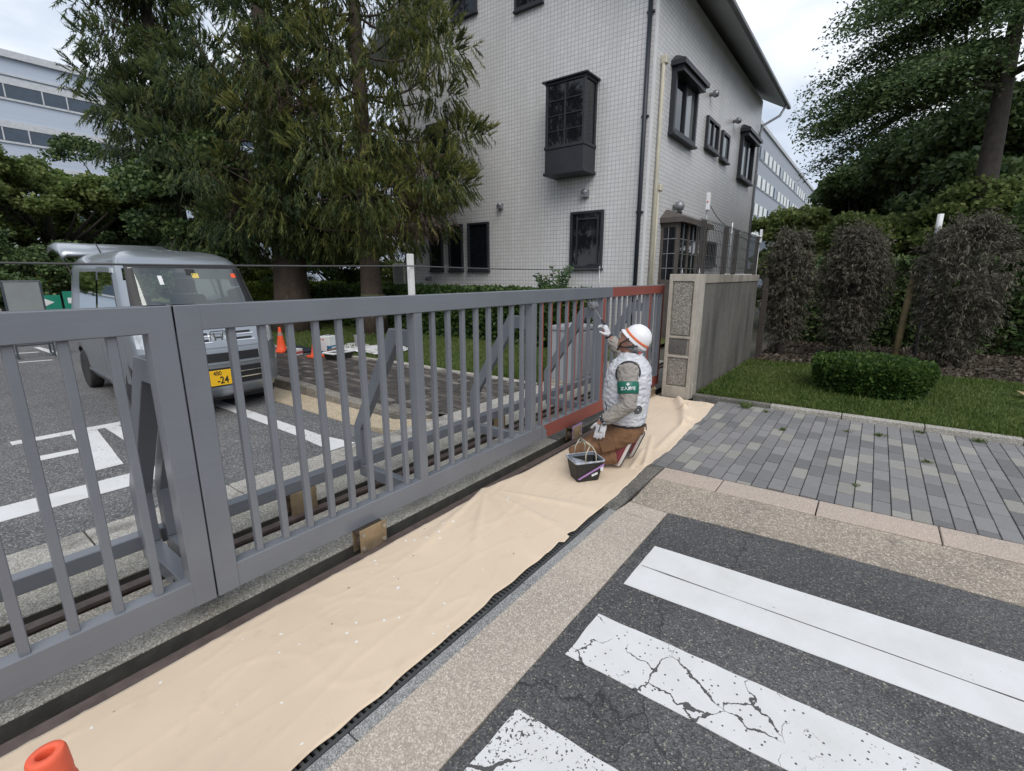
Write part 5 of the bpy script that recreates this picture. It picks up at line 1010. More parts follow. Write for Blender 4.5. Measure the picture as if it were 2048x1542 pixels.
# clipped hedges: leaf cards on and inside a rounded block
def hedge(name, x0, x1, y0, y1, z0, z1, n, leaf, mat, label, group=None, rag=.06, seed=3, cat='hedge'):
    global RNG
    RNG = np.random.default_rng(seed); t = thing(name, label, cat, ((x0+x1)/2,(y0+y1)/2,z0), group); mb = MB()
    mb.box(x0+.12,y0+.12,z0,x1-.12,y1-.12,z1-.12); mb.build('inner_branches', M['soil'], t)
    A = [(x1-x0)*(y1-y0),(y1-y0)*(z1-z0),(x1-x0)*(z1-z0)]; u = RNG.random((n,3)); f = RNG.choice(4,n,p=np.array([A[0],A[1],A[2]*.5,A[2]*.5])/(A[0]+A[1]+A[2]))
    P = np.stack([x0+u[:,0]*(x1-x0), y0+u[:,1]*(y1-y0), z0+u[:,2]*(z1-z0)],1); d = np.abs(RNG.normal(0,rag,n))
    P[f==0,2] = z1; P[f==1,0] = x0; P[f==2,1] = y0; P[f==3,1] = y1
    w = vnoise(P, 2.6, seed)*.07 + vnoise(P, 7.0, seed)*.04; ctr = np.array([(x0+x1)/2,(y0+y1)/2,z0+.3]); dd = np.zeros_like(P); dd[f==0,2] = 1; dd[f==1,0] = -1; dd[f==2,1] = -1; dd[f==3,1] = 1
    P = P + dd*(w-d+.03)[:,None]; D = unit(dd*.7 + rdir(n) + [0,0,.25]); L = leaf*RNG.uniform(.6,1.3,n); V, Q = blades(P, D, L, L*.33, .08)
    tag(npmesh('foliage', V, Q, M[mat], t), kind='stuff'); return t
hedge('clipped_hedge', 8.35,9.5,4.9,13.9,.15,1.24,34000,.095,'hedge','long dark clipped hedge behind the lawn in front of the tiled building','hedges along the inner lawn',seed=3)
hedge('clipped_hedge', 8.0,9.6,14.0,20.5,.15,1.30,26000,.10,'bright','bright yellow green clipped hedge just right of the van','hedges along the inner lawn',seed=4)
hedge('shrub_row', 13.4,14.6,-7.0,1.5,.02,1.9,30000,.12,'deep','dark row of shrubs behind the dead conifers',seed=6,rag=.14)
# young shrub sprig above the gate
t = thing('young_shrub', 'small pale green shrub sprig standing against the tiled wall above the gate', 'shrub', (10.2,6.35,.15)); RNG = np.random.default_rng(9); mb = MB(); PP = []; DD = []
for i in range(16):
    a = RNG.random()*6.283; e = np.array([math.cos(a)*RNG.uniform(.15,.62), math.sin(a)*RNG.uniform(.15,.62), RNG.uniform(1.15,1.78)]); b = np.array((10.2,6.35,.15)); pts = [b + e*s*np.array([1,1,1]) + np.array([0,0,.18*math.sin(3.14*s)]) for s in np.linspace(0,1,6)]
    mb.tube([tuple(p) for p in pts], [.010*(1-.8*s) for s in np.linspace(0,1,6)], 5)
    for s in np.linspace(.5,1,16):
        p = b + e*s + np.array([0,0,.18*math.sin(3.14*s)]); 
        for q in range(3): PP.append(p); DD.append(unit(RNG.normal(0,1,3)*np.array([1,1,.5])+e*np.array([1,1,0])))
mb.build('stem', M['bark2'], t); PP = np.array(PP); L = RNG.uniform(.07,.13,len(PP)); V, Q = blades(PP, np.array(DD), L, L*.25, .1); tag(npmesh('foliage', V, Q, M['sprig'], t), kind='stuff')
# ---- right side: round clipped bush, dead conifers, dark trees
t = thing('round_bush', 'low round clipped green bush on the lawn', 'bush', (8.12,-.08,.03)); RNG = np.random.default_rng(12); n = 30000
u = RNG.random(n); a = RNG.random(n)*6.283; top = RNG.random(n) < .45; rr_ = np.where(top, np.sqrt(u), 1.0); zz = np.where(top, 1.0, u**.8)
rad = 1.04*(1 - .10*(1-zz)**2*1.5 - np.where(top,0,.10*np.clip((zz-.7)/.3,0,1)**2)); P = np.stack([8.08+.62*rad*rr_*np.cos(a), -.08+.64*rad*rr_*np.sin(a), .05+.43*zz - np.where(top,.10*(rr_**4),0)],1)
P += vnoise(P, 4.0)[:,None]*.05*unit(P-np.array([8.12,-.08,.1])) ; P -= unit(P-np.array([8.12,-.08,.1]))*np.abs(RNG.normal(0,.04,n))[:,None]
D = unit(unit(P-np.array([8.12,-.08,-.1])) + rdir(n)*.9); L = RNG.uniform(.035,.075,n); V, Q = blades(P, D, L, L*.34, .08); tag(npmesh('foliage', V, Q, M['bush'], t), kind='stuff')
MB().lathe([(.40,0),(.46,.12),(.44,.24),(.28,.30),(0,.32)],(8.12,-.08,.03),20).build('inner_branches', M['soil'], t)
def dead_conifer(x, y, h, r, label, seed, thin=1.0):
    global RNG
    RNG = np.random.default_rng(seed); t = thing('dead_conifer', label, 'conifer', (x,y,.03), 'dead conifers at the back of the lawn')
    trunk_mesh((x,y,.03),h*.92,.055,seed=seed).build('trunk', M['bark2'], t); n = int(2300*thin); z = RNG.random(n)**.72; prof = np.interp(z,[0,.08,.25,.6,.85,1.0],[.20,.36,.66,1.0,.88,.34]); a = RNG.random(n)*6.283
    sc_ = .75+.5*(vnoise(np.stack([np.cos(a)*1.3,np.sin(a)*1.3,z*4],1),1.0,seed)+.5); q = RNG.random(n)**.5*sc_; P0 = np.stack([x+r*prof*q*np.cos(a), y+r*prof*q*np.sin(a), .05+h*z],1); keep = vnoise(P0,2.6,seed) > -.30; P0 = P0[keep]; a = a[keep]; n = len(P0)
    T = unit(np.stack([np.cos(a)*.7,np.sin(a)*.7,RNG.uniform(-.5,.7,n)],1)+RNG.normal(0,.25,(n,3))); TL = RNG.uniform(.10,.30,n); V1, Q1 = blades(P0, T, TL, np.full(n,.0035), .1)
    m = 16; P = np.repeat(P0,m,0)+np.repeat(T*TL[:,None],m,0)*RNG.random((n*m,1)); D = unit(np.repeat(T,m,0)*.5+RNG.normal(0,.45,(n*m,3))+[0,0,-.75]); L = RNG.uniform(.035,.10,n*m); V, Q = blades(P, D, L, L*.075+.002, .15)
    tag(npmesh('crown', np.concatenate([V,V1]), np.concatenate([Q,Q1+len(V)]), M['dead'], t), kind='stuff'); return t
dead_conifer(10.9,1.42,2.35,.34,'brown dead conifer beside the end of the concrete wall',71,.75)
dead_conifer(11.25,.36,2.4,.44,'brown dead conifer second from the wall, left of the leaning stake',72)
dead_conifer(11.15,-1.14,2.45,.54,'greyish dead conifer right of the leaning stake',73,1.1)
tag(MB().tube([(11.25,-.42,0),(11.36,-.50,1.62)],.055,10).build('wooden_stake', M['wood'], None), 'pale timber stake standing behind the round bush', 'stake')
wp = thing('capped_pole', 'dark pole with a white band at its top behind the dead conifers', 'pole', (12.6,-.78,0)); MB().tube([(12.6,-.78,0),(12.6,-.78,2.32)],.045,10).build('shaft', M['polegrey'], wp); MB().tube([(12.6,-.78,2.3205),(12.6,-.78,2.75)],.05,10).build('white_cap', M['whitep'], wp)
# big evergreens and the dark tree with the overhanging limb
E_ = [((24,3.0,0),4.3,1.9,'broad','green tree nearest the far building, behind the first dead conifer'),((27,1.2,0),6.6,2.5,'deep','dark evergreen in the middle of the mass at right'),((23,-.2,0),7.0,2.6,'deep','dark round evergreen under the overhanging limb'),((20,-2.6,0),7.2,2.7,'deep','dark evergreen at the right edge of the photo'),((17.5,.6,0),3.4,1.7,'broad','lower green shrub tree behind the stake'),((16.5,-1.6,0),3.9,1.7,'broad','lower green shrub tree behind the greyish dead conifer'),((15.5,-3.4,0),3.4,1.7,'deep','low dark shrub tree at the right edge behind the lawn'),((17.5,2.2,0),2.4,1.2,'broad','low leafy shrub seen past the end of the wall')]
for i, (b, hh, Rr, m, lab) in enumerate(E_):
    broad('evergreen_tree' if hh > 4 else 'shrub_tree', b, hh*.7, .2, ring_lobes(13,Rr*.62,hh*.18,hh*.80,Rr*.52,90+i,.8)+[((0,0,hh*.78),(Rr*.5,Rr*.5,hh*.2))], 18000 if hh > 4 else 13000, .25 if hh > 4 else .17, m, lab, 'evergreens at the right', seed=90+i, sub=26, sr=.36)
def drooper():
    global RNG
    RNG = np.random.default_rng(131); b = (16.2,-1.75,0); t = thing('large_tree', 'large dark tree whose limbs hang over the right of the sky', 'tree', b); mb = trunk_mesh(b,9.5,.30,seed=2,lean=(0,.15)); VV = []
    for i in range(48):
        a = RNG.uniform(0,6.283) if i % 3 == 0 else RNG.uniform(1.35,2.7); z = RNG.uniform(6.3,10.4); L = RNG.uniform(2.0,3.6)*(1 if z < 9.3 else .8); d = np.array([math.cos(a), math.sin(a), 0]); up = RNG.uniform(.05,.35)
        pts = [np.array(b)+[0,.1,z-.6]+d*L*s+np.array([0,0,up*L*s - .42*L*s*s]) for s in np.linspace(0,1,8)]
        mb.tube([tuple(p) for p in pts],[.085*(1-.9*s) for s in np.linspace(0,1,8)],6)
        for s in np.linspace(.22,1,9):
            c = np.array(b)+[0,.1,z-.6]+d*L*s+np.array([0,0,up*L*s-.42*L*s*s]); nn = 250; 
            tw = unit(RNG.normal(0,1,(nn,3))*np.array([1,1,.25])+d*.6); P = c + tw*(RNG.random((nn,1))**.7)*.85*np.array([1,1,.8]) + np.array([0,0,.10]); P[:,2] -= .30*np.linalg.norm(P-c,axis=1)+.25*RNG.random(nn)**3; VV.append(P)
    P = np.concatenate(VV); n = len(P); D = unit(rdir(n)*np.array([1,1,.4])+[0,0,-.28]); L = RNG.uniform(.06,.12,n); V, Q = blades(P, D, L, L*.22, .1); tag(npmesh('crown', V, Q, M['deep'], t), kind='stuff'); mb.build('trunk', M['bark2'], t)
drooper()
# grass, weeds, litter
def grass(name, fn, n, h, label, seed, lean=.5):
    global RNG
    RNG = np.random.default_rng(seed); P = fn(n); n = len(P); hgt = h*RNG.uniform(.5,1.5,n)*(1+.5*vnoise(P*np.array([1,1,0]),1.4,seed)); D = unit(np.stack([RNG.normal(0,lean,n),RNG.normal(0,lean,n),np.ones(n)],1)); V, Q = blades(P, D, hgt, np.full(n,.0035)+h*.02, .10); return tag(npmesh(name, V, Q, M['grass']), label, None, None, 'stuff')
def area_right(n):
    y = RNG.uniform(-3.4,1.76,n); x = 6.55 + (9.95-6.55)*RNG.random(n)**1.25; k = np.hypot(x-8.12,y+.08) > .60; P = np.stack([x,y,np.full(n,.032)],1)[k]; w = vnoise(P,1.1,3.0); return P[RNG.random(len(P)) < .75+.6*w]
grass('grass', area_right, 80000, .050, 'short green grass of the lawn at right', 201)
def area_in(n):
    y = 3.95+RNG.random(n)**1.5*11; x = np.array([ledge(v) for v in y])+.1+(8.35-np.array([ledge(v) for v in y])-.1)*RNG.random(n)**1.2; return np.stack([x,y,np.array([hz(0,v) for v in y])+.012],1)
grass('grass', area_in, 40000, .055, 'short green grass of the inner lawn behind the gate', 202)
def tuft(x, y, n, h, sp, label, z=.004):
    if z < .01: h *= .72; n = int(n*.7); sp *= .62
    global RNG
    RNG = np.random.default_rng(int(x*1000+y*77+5000)); P = np.stack([x+RNG.normal(0,sp*.25,n),y+RNG.normal(0,sp*.25,n),np.full(n,z)],1); a = RNG.random(n)*6.283; D = unit(np.stack([np.cos(a)*RNG.uniform(.3,1.3,n),np.sin(a)*RNG.uniform(.3,1.3,n),np.ones(n)*.7],1)); L = h*RNG.uniform(.5,1.2,n); V, Q = blades(P, D, L, np.full(n,.0045), .18)
    o = npmesh('weed_tuft', V-np.array([x,y,z]), Q, M['grass']); o.location = (x,y,z); return tag(o, label, 'weed', 'weeds in the paving joints')
tuft(6.25,1.10,90,.19,.16,'tallest weed tuft, by the dark kerb near the pillar')
tuft(5.55,.60,50,.06,.10,'weed tuft in the paving below the second kerb stone'); tuft(5.95,-.22,70,.06,.14,'spreading weed tuft in the paving, level with the round bush'); tuft(6.30,-1.0,70,.08,.14,'weed tuft against the kerb near the right edge'); tuft(5.30,-.55,50,.05,.10,'small weed tuft in the middle of the paving'); tuft(6.32,-.56,60,.06,.12,'weed tuft under the kerb joint'); tuft(4.35,-.07,24,.04,.07,'tiny weed near the pink kerb'); tuft(6.2,.86,40,.05,.12,'low weed tuft right of the tallest one'); tuft(5.9,.05,30,.04,.09,'thin weed in the back row of the paving')
for (x,y,l_) in ((7.0,.60,'long grass tuft on the lawn left of the round bush'),(7.15,.10,'long grass tuft in front of the middle of the round bush'),(7.1,-.55,'long grass tuft right of the round bush'),(7.05,1.15,'long grass tuft on the lawn nearest the concrete wall')): tuft(x,y,40,.16,.2,l_,.035)
RNG = np.random.default_rng(77); n = 9000; P = np.stack([RNG.uniform(9.9,14.5,n),RNG.uniform(-3.5,1.7,n),RNG.uniform(.03,.07,n)],1); D = unit(rdir(n)*np.array([1,1,.25])); L = RNG.uniform(.03,.09,n); V, Q = blades(P, D, L, L*.4, .15); tag(npmesh('leaf_litter', V, Q, M['litter']), 'brown fallen leaves on the soil bed', None, None, 'stuff')
lf = MB(); 
for dx, dy, a in ((0,0,.3),(.10,-.06,1.2),(-.08,-.13,2.3),(.03,-.24,.8)): lf.obb((8.75+dx,-1.72+dy,.095),[(math.cos(a),math.sin(a),.15),(-math.sin(a),math.cos(a),.1),(0,0,1)],(.13,.03,.004))
tag(lf.build('dry_leaf', M['leafcard']), 'curled pale dry leaf lying on the lawn right of the bush', 'leaf')
# ---------------------------------------------------------------- dust sheet (the canvas under the gate)
RNG = np.random.default_rng(5)
cx0, cx1 = -1.3, 6.2; NU, NV = 460, 60
def edgeR(x): 
    return 1.345 + .018*mnoise.noise(Vector((x*2.1,0,3))) + .012*mnoise.noise(Vector((x*7,1,3))) + float(np.interp(x,[-1.3,2.0,2.35,2.45,3.2,3.7,4.3,5.0,5.7,6.2],[-.03,0,.015,-.01,0,.03,.0,.05,.06,.10])) - (.03 if 2.28 < x < 2.36 else 0)
def edgeL(x):
    return 2.162 + .006*mnoise.noise(Vector((x*1.7,5,1))) + float(np.interp(x,[-1.3,2.35,2.56,2.60,2.95,3.5,4.2,5.0,6.2],[.0,.0,.055,.03,-.02,-.03,-.06,.03,.07]))
V = np.zeros((NU+1,NV+1,3))
for i in range(NU+1):
    x = cx0 + (cx1-cx0)*i/NU; a, b = edgeR(x), edgeL(x)
    for j in range(NV+1):
        v = j/NV; y = a + (b-a)*v; z = .0085 + .004*mnoise.noise(Vector((x*3,y*3,0)))
        # gentle long wrinkles
        q = mnoise.noise(Vector((x*1.3+y*2.2, y*5.0-x*.7, 2.0))); z += .0035*max(0, 1-abs(q)*11)**2
        q = mnoise.noise(Vector((x*2.1-y*1.1, y*2.3+x*1.6, 9.0))); z += .003*max(0, 1-abs(q)*12)**2
        # creases fanning out from the pulled corner by the rail
        dx, dy = x-2.58, 2.20-y; r = math.hypot(dx, dy)
        if dx < .35 and r < 1.3:
            an = math.atan2(dy, -dx if True else dx)
            for a0, wd in ((.25,.05),(.62,.05),(.98,.045),(1.35,.05),(1.8,.05)):
                z += .013*math.exp(-((an-a0)/wd)**2)*math.exp(-((r-.5)/.42)**2)
        # raised bunch at the far end and a pulled fold near the paving
        for (ax_, ay, bx, by, w_, hh) in ((6.05,1.86,5.62,1.66,.05,.075),(5.62,1.66,5.12,1.50,.045,.055),(5.95,1.70,5.35,1.50,.04,.05),(3.75,1.40,4.5,1.62,.018,.022),(3.62,1.46,4.1,1.55,.02,.02),(5.1,1.5,4.2,1.45,.03,.025)):
            px_, py_ = bx-ax_, by-ay; t = max(0, min(1, ((x-ax_)*px_+(y-ay)*py_)/(px_*px_+py_*py_))); d = math.hypot(x-ax_-t*px_, y-ay-t*py_); z += hh*math.exp(-(d/w_)**2)*(1-.3*t)
        if x > 5.98: z += .03*max(0, mnoise.noise(Vector((x*9,y*7,1))))
        V[i,j] = (x, y, z)
idx = np.arange((NU+1)*(NV+1)).reshape(NU+1,NV+1); Q = np.stack([idx[:-1,:-1],idx[1:,:-1],idx[1:,1:],idx[:-1,1:]],-1).reshape(-1,4)
o = npmesh('dust_sheet', V.reshape(-1,3), Q, M['cloth'], None, True); so = o.modifiers.new('s','SOLIDIFY'); so.thickness = .003; so.offset = -1; tag(o, 'long cream canvas dust sheet spread along the foot of the gate', 'dust sheet')
# ---------------------------------------------------------------- cones
def cone(loc, label, near=False, tilt=(0,0)):
    t = thing('traffic_cone', label, 'traffic cone', loc, None if near else 'small orange cones by the van'); mm = M['conenear' if near else 'orange']
    mb = MB(); b = .19; mb.loft([[(x*b*s,y*b*s,z) for x, y in ((-1,-.8),(-.8,-1),(.8,-1),(1,-.8),(1,.8),(.8,1),(-.8,1),(-1,.8))] for s, z in ((1,0),(1,.03),(.93,.045))], smooth=False); mb.build('base', mm, t, world=False)
    pf = [(0.1450,.0455),(0.1450,.075),(0.1280,.09),(0.1000,.26),(0.0700,.44),(0.0357,.57),(0.0327,.612),(0.0315,.616),(0.0304,.622),(0.0304,.634),(0.0312,.638),(0.0312,.640),(0.0312,.676),(0.0308,.682),(0.0285,.6875),(0.0281,.688),(0.0156,.688),(0.0152,.6875),(0.0144,.680),(0.0180,.50)] if near else [(.145,.0455),(.14,.075),(.128,.09),(.100,.26),(.070,.44),(.035,.66),(.033,.69),(.018,.69),(.016,.60)]
    MB().lathe(pf,(0,0,0),28,caps=False).build('body', mm, t, world=False)
    if not near:
        for z0, z1, r0, r1 in ((.46,.50,.068,.062),(.52,.555,.059,.053)): MB().lathe([(r0,z0),(r1,z1)],(0,0,0),28,caps=False).build('band', M['silverband'], t, world=False)
    t.rotation_euler = (tilt[0],tilt[1],random.random()*.6)
    if not near: t.scale = (.70,.70,.70)
    return t
cone((.086,1.125,.012),'near orange cone whose hollow tip rises at the bottom left corner',True,(R(-4),R(-3)))
hc = lambda x, y: hz(x,y)+.004
cone((4.70,9.25,hc(0,9.3)),'orange cone next to the bumper of the van',False); cone((4.78,8.15,hc(0,8.2)),'orange cone standing in front of the paint tins',False)
# ---------------------------------------------------------------- painting gear on the inner walk
zt = hc(0,8.2)
t = thing('paint_tin', 'square white and blue paint tin with a dark emblem panel', 'paint tin', (5.14,8.30,zt), rz=.35)
mb = MB(); mb.box(-.12,-.12,.1605,.12,.12,.345); mb.build('tin_upper', M['canwhite'], t, .008, world=False); MB().box(-.121,-.121,0,.121,.121,.16).build('blue_band', M['canblue'], t, .008, world=False)
MB().lathe([(.05,.3452),(.05,.362),(.03,.364)],(.04,.03,0),16).build('lid', M['vent'], t, world=False); tl = MB().box(-.126,-.05,.06,-.1212,.10,.33).build('label_sheet', M['whitep'], t, world=False)
pnl = MB().box(-.075,-.1255,.03,.065,-.1212,.14).build('emblem_panel', M['sheet'], t, world=False)
mb = MB(); mb.box(-.05,-.1285,.10,.045,-.1257,.116); mb.prism([(.045,-.1285,.0998),(.015,-.1285,.0998),(-.05,-.1285,.062),(-.02,-.1285,.062)],(0,.0028,0)); mb.box(-.05,-.1285,.045,.045,-.1257,.0618); mb.build('emblem', M['blacktext'], pnl, world=False)
mb = MB(); mb.box(-.129,.0,.27,-.1263,.03,.30); mb.box(-.129,.05,.28,-.1263,.07,.30); mb.build('red_mark', M['redprint'], tl, world=False)
mb = MB(); mb.box(4.94,7.95,zt,5.12,8.06,zt+.13); tag(mb.build('carton', M['brownbox'], None, .006), 'small brown printed carton in front of the square paint tin', 'carton')
t = thing('tool_tray', 'black tray with a white paint covered rim on the dark walk', 'tray', (4.93,7.66,zt), rz=.15)
mb = MB(); mb.loft([[(x*s,y*s,z) for x, y in ((-.24,-.13),(.24,-.13),(.24,.13),(-.24,.13))] for s, z in ((.86,.0),(.86,.012),(.97,.10),(.97,.1005),(.93,.1005),(.84,.03))], smooth=False); mb.build('tray_body', M['pan'], t, world=False)
mb = MB(); 
for a, b, c, d in ((-.255,-.145,.255,-.115),(-.255,.115,.255,.145),(-.255,-.1148,-.215,.1148),(.215,-.1148,.255,.1148)): mb.box(a,b,.1008,c,d,.135)
mb.build('rim', M['whitep'], t, .01, world=False); MB().box(-.2,-.1,.1006,.2,.1,.108).build('mesh_insert', M['grate'], t, world=False)
t = thing('pink_box', 'small white and pink box half behind the second cone', 'box', (4.66,8.62,zt), rz=.3); MB().box(-.09,-.06,0,.09,.06,.12).build('carton_body', M['whitep'], t, .004, world=False); MB().box(-.0905,-.0615,.03,.0905,.0615,.075).build('pink_stripe', M['redprint'], t, world=False)
t = thing('metal_bucket', 'galvanised metal bucket standing on the white sheet', 'bucket', (5.95,8.45,.155)); MB().lathe([(.085,0),(.118,.235),(.124,.24),(.124,.25),(.114,.25),(.082,.01),(0,.01)],(0,0,0),24,caps=False).build('shell', M['bucketm'], t, world=False)
MB().tube([(.12*math.cos(a),.03-.11*math.sin(a)*.9,.235-.06*math.sin(a)) for a in np.linspace(0,math.pi,13)],.004,6).build('handle', M['bolt'], t, world=False)
mb = MB(); sv = []
def shf(u, v):
    x = 5.35 + .95*u + .15*math.sin(v*6); y = 7.05 + 1.75*v + .2*u; return (x+.06*mnoise.noise(Vector((u*3,v*4,0))), y+.06*mnoise.noise(Vector((u*4,v*3,7))), hz(0,y)+.04+.05*abs(mnoise.noise(Vector((u*4,v*7,3))))+.03*mnoise.noise(Vector((u*11,v*13,3))))
mb.grid(shf,26,40); o = mb.build('plastic_sheet', M['sheet'], None); so = o.modifiers.new('s','SOLIDIFY'); so.thickness = .004; tag(o, 'crumpled white plastic sheet lying on the inner lawn under the bucket', 'sheet')
mb = MB(); mb.grid(lambda u, v: (4.72+.55*u+.05*math.sin(v*9), 8.75+.75*v, hz(0,8.9)+.02+.10*math.sin(math.pi*u)*math.sin(math.pi*v)*(.6+.8*mnoise.noise(Vector((u*5,v*5,2))))),16,18); o = mb.build('navy_cloth', M['darkcloth'], None); o.modifiers.new('s','SOLIDIFY').thickness = .006; tag(o, 'dark navy cloth heaped on the walk edge between the two small cones', 'cloth')
# ---------------------------------------------------------------- board and signs behind the van
t = thing('notice_board', 'grey board on blue grey legs standing left of the van', 'board', (1.78,13.2,0))
MB().box(1.53,13.19,.46,2.03,13.22,1.49).build('board_panel', M['board'], t, .004); MB().box(1.515,13.18,1.4905,2.045,13.23,1.51).build('top_rail', M['vent'], t)
for x in (1.50,2.031): MB().box(x,13.185,.0,x+.028,13.225,1.49).build('side_post', M['boardleg'], t); MB().box(x,13.2255,.03,x+.028,13.6,.06).build('foot', M['boardleg'], t); MB().box(x,13.57,.0605,x+.028,13.6,.35).build('leg', M['boardleg'], t)
MB().box(1.529,13.19,.25,2.0305,13.22,.28).build('cross_bar', M['boardleg'], t)
t = thing('speed_sign', 'white and yellow sign with 20 in a blue ring on a thin post', 'sign', (3.0,18.0,0)); sx, sz = 2.92, 1.62
MB().box(sx-.17,17.98,sz,sx+.17,18.0,sz+.27).build('white_plate', M['whitep'], t); MB().box(sx-.17,17.98,sz-.17,sx+.17,18.0,sz-.001).build('yellow_plate', M['signyellow'], t); MB().box(sx-.015,18.001,0,sx+.015,18.03,sz+.32).build('post', M['cream'], t)
mb = MB(); c = (sx,17.976,sz+.135); mb.loft([[(c[0]+r_*math.cos(a),c[1]+dy,c[2]+r_*math.sin(a)) for a in np.linspace(0,2*math.pi,25)[:-1]] for r_, dy in ((.115,.003),(.115,0),(.092,0),(.092,.003))], caps=False, smooth=False); mb.build('ring', M['signblue'], t)
bpy.context.view_layer.update(); text_obj('20','numeral',M['signblue'],t,(sx,17.9755,sz+.135),(1,0,0),(0,0,1),.16,.001,bold=.004)
mb = MB(); mb.box(sx-.06,17.977,sz-.06,sx+.06,17.9795,sz-.045); mb.box(sx-.11,17.977,sz-.10,sx+.11,17.9795,sz-.085); mb.box(sx-.11,17.977,sz-.135,sx+.11,17.9795,sz-.12); mb.build('small_print', M['blacktext'], t)
t = thing('arrow_sign', 'low green sign with a white arrow head between the board and the van', 'sign', (2.55,15.6,0)); MB().box(2.36,15.6,.80,2.72,15.63,1.15).build('plate', M['green'], t); mb = MB(); mb.prism([(2.40,15.597,1.09),(2.40,15.597,.88),(2.60,15.597,.985)][::1],(0,-.003,0)); mb.build('arrow', M['whitetext'], t); MB().box(2.52,15.631,0,2.56,15.66,1.1).build('post', M['vent'], t)
t = thing('bar_sign', 'low green sign with a white bar close to the side of the van', 'sign', (2.95,15.3,0)); MB().box(2.72,15.3,.82,3.25,15.33,1.24).build('plate', M['green'], t); MB().box(2.79,15.296,.96,3.20,15.2995,1.09).build('white_bar', M['whitetext'], t); MB().box(2.95,15.331,0,3.0,15.36,1.2).build('post', M['vent'], t)
# ---------------------------------------------------------------- paint scuttle on the dust sheet
t = thing('paint_scuttle', 'black paint scuttle with grid and spattered handle beside the kneeling man', 'paint scuttle', (3.20,1.68,.013), rz=R(-36)); t.scale = (.84,.84,1.10)
def rrect(w, h, r, z, n=4): return [(cx+r*math.cos(a),cy+r*math.sin(a),z) for cx, cy, a0 in ((w-r,h-r,0),(-w+r,h-r,90),(-w+r,-h+r,180),(w-r,-h+r,270)) for a in [R(a0+90*k/n) for k in range(n+1)]]
mb = MB(); mb.loft([rrect(.108,.085,.02,0),rrect(.112,.088,.02,.004),rrect(.146,.118,.024,.150),rrect(.142,.114,.022,.151),rrect(.108,.085,.016,.012)],smooth=False); mb.build('pan_body', M['pan'], t, world=False)
mb = MB(); mb.loft([rrect(.1415,.1135,.022,.1495),rrect(.130,.104,.02,.10),rrect(.112,.088,.018,.04),rrect(.112,.088,.018,.039)],caps=False,smooth=False); mb.add(rrect(.113,.089,.018,.0415),[tuple(range(20))]); mb.build('inner_coating', M['pangrey'], t, world=False)
mb = MB(); mb.loft([rrect(.143,.115,.024,.148),rrect(.154,.126,.028,.148),rrect(.155,.127,.028,.157),rrect(.150,.122,.026,.160),rrect(.143,.115,.024,.157)],caps=False,smooth=False); mb.build('rim', M['panrim'], t, world=False)
mb = MB()
for k in range(9): u = -.095+.19*k/8; mb.tube([(-.115,u,.142),(.085,u*.85,.085)],.0048,5)
for k in range(11): s = k/10; mb.tube([(-.115+.20*s,-.095+.01*s,.143-.057*s),(-.115+.20*s,.095-.01*s,.143-.057*s)],.0048,5)
mb.build('grid', M['panrim'], t, world=False)
mb = MB()
for s in (-1,1): mb.tube([(-.055,s*.125,.155),(-.05,s*.115,.22),(-.012,s*.108,.272)],.0055,6); mb.tube([(.055,s*.125,.155),(.05,s*.115,.22),(.012,s*.108,.272)],.0055,6)
mb.tube([(0,-.118,.275),(0,.118,.275)],.0085,8); mb.build('handle', M['panhandle'], t, world=False)
MB().prism([(-.118,-.0985,.03),(-.100,-.0980,.022),(.139,-.1185,.118),(.142,-.1195,.135)],(0,-.0035,0)).build('tape_strip', M['purple'], t, world=False)
mb = MB(); mb.obb((.05,-.1085,.055),[(1,-.1,.32),(0,1,.2),(-.3,0,1)],(.030,.002,.007)); mb.obb((.118,-.117,.10),[(1,-.1,0),(0,1,.2),(0,0,1)],(.014,.002,.02)); mb.build('paint_drip', M['canwhite'], t, world=False)
# ---------------------------------------------------------------- the kneeling man
OP = Vector((3.62, 1.68, 0.0)); PA = Vector((-.5, .866, 0)); PBv = Vector((-.866, -.5, 0)); UP = Vector((0,0,1))
def P(u, v, z): return OP + PA*u + PBv*v + UP*z
def ell(c, ru, rv, n=20, ax=None):
    """horizontal ring in the man's own frame"""
    return [P(c[0]+ru*math.cos(2*math.pi*k/n), c[1]+rv*math.sin(2*math.pi*k/n), c[2]) for k in range(n)]
def fuse(mb, name, mat, parent, voxel=.012, smooth=6, wr=0.0, wscale=14, seed=0.0, stretch=(1,1,1)):
    """join overlapping closed shapes into one continuous skin"""
    o = mb.build(name, mat, None); o.location = (0,0,0)
    m = o.modifiers.new('r','REMESH'); m.mode = 'VOXEL'; m.voxel_size = voxel; s = o.modifiers.new('s','SMOOTH'); s.factor = .5; s.iterations = smooth; apply_mods(o)
    me = o.data; me.polygons.foreach_set('use_smooth', [True]*len(me.polygons))
    if wr:
        no = [v.normal.copy() for v in me.vertices]
        for v, nn in zip(me.vertices, no):
            p = Vector((v.co.x*stretch[0], v.co.y*stretch[1], v.co.z*stretch[2]))
            r1 = 1-abs(mnoise.noise(p*wscale + Vector((seed,0,0))))*2.2; r2 = mnoise.noise(p*wscale*2.3 + Vector((0,seed,3)))
            v.co += nn*(wr*r1 + wr*.45*r2)
    if parent is not None:
        for v in me.vertices: v.co -= parent.location
        o.parent = parent
    if not me.materials: me.materials.append(mat)
    me.materials.clear(); me.materials.append(mat); me.update(); return o
HF2 = (PA*math.cos(R(20)) - PBv*math.sin(R(20))).normalized(); hp = R(39)
HF = (HF2*math.cos(hp) + UP*math.sin(hp)).normalized(); HU = (UP*math.cos(hp) - HF2*math.sin(hp)).normalized(); HL = HU.cross(HF).normalized()
HC = P(-.155, 0, 1.075)
def Hd(f, l, u): return HC + HF*f + HL*l + HU*u
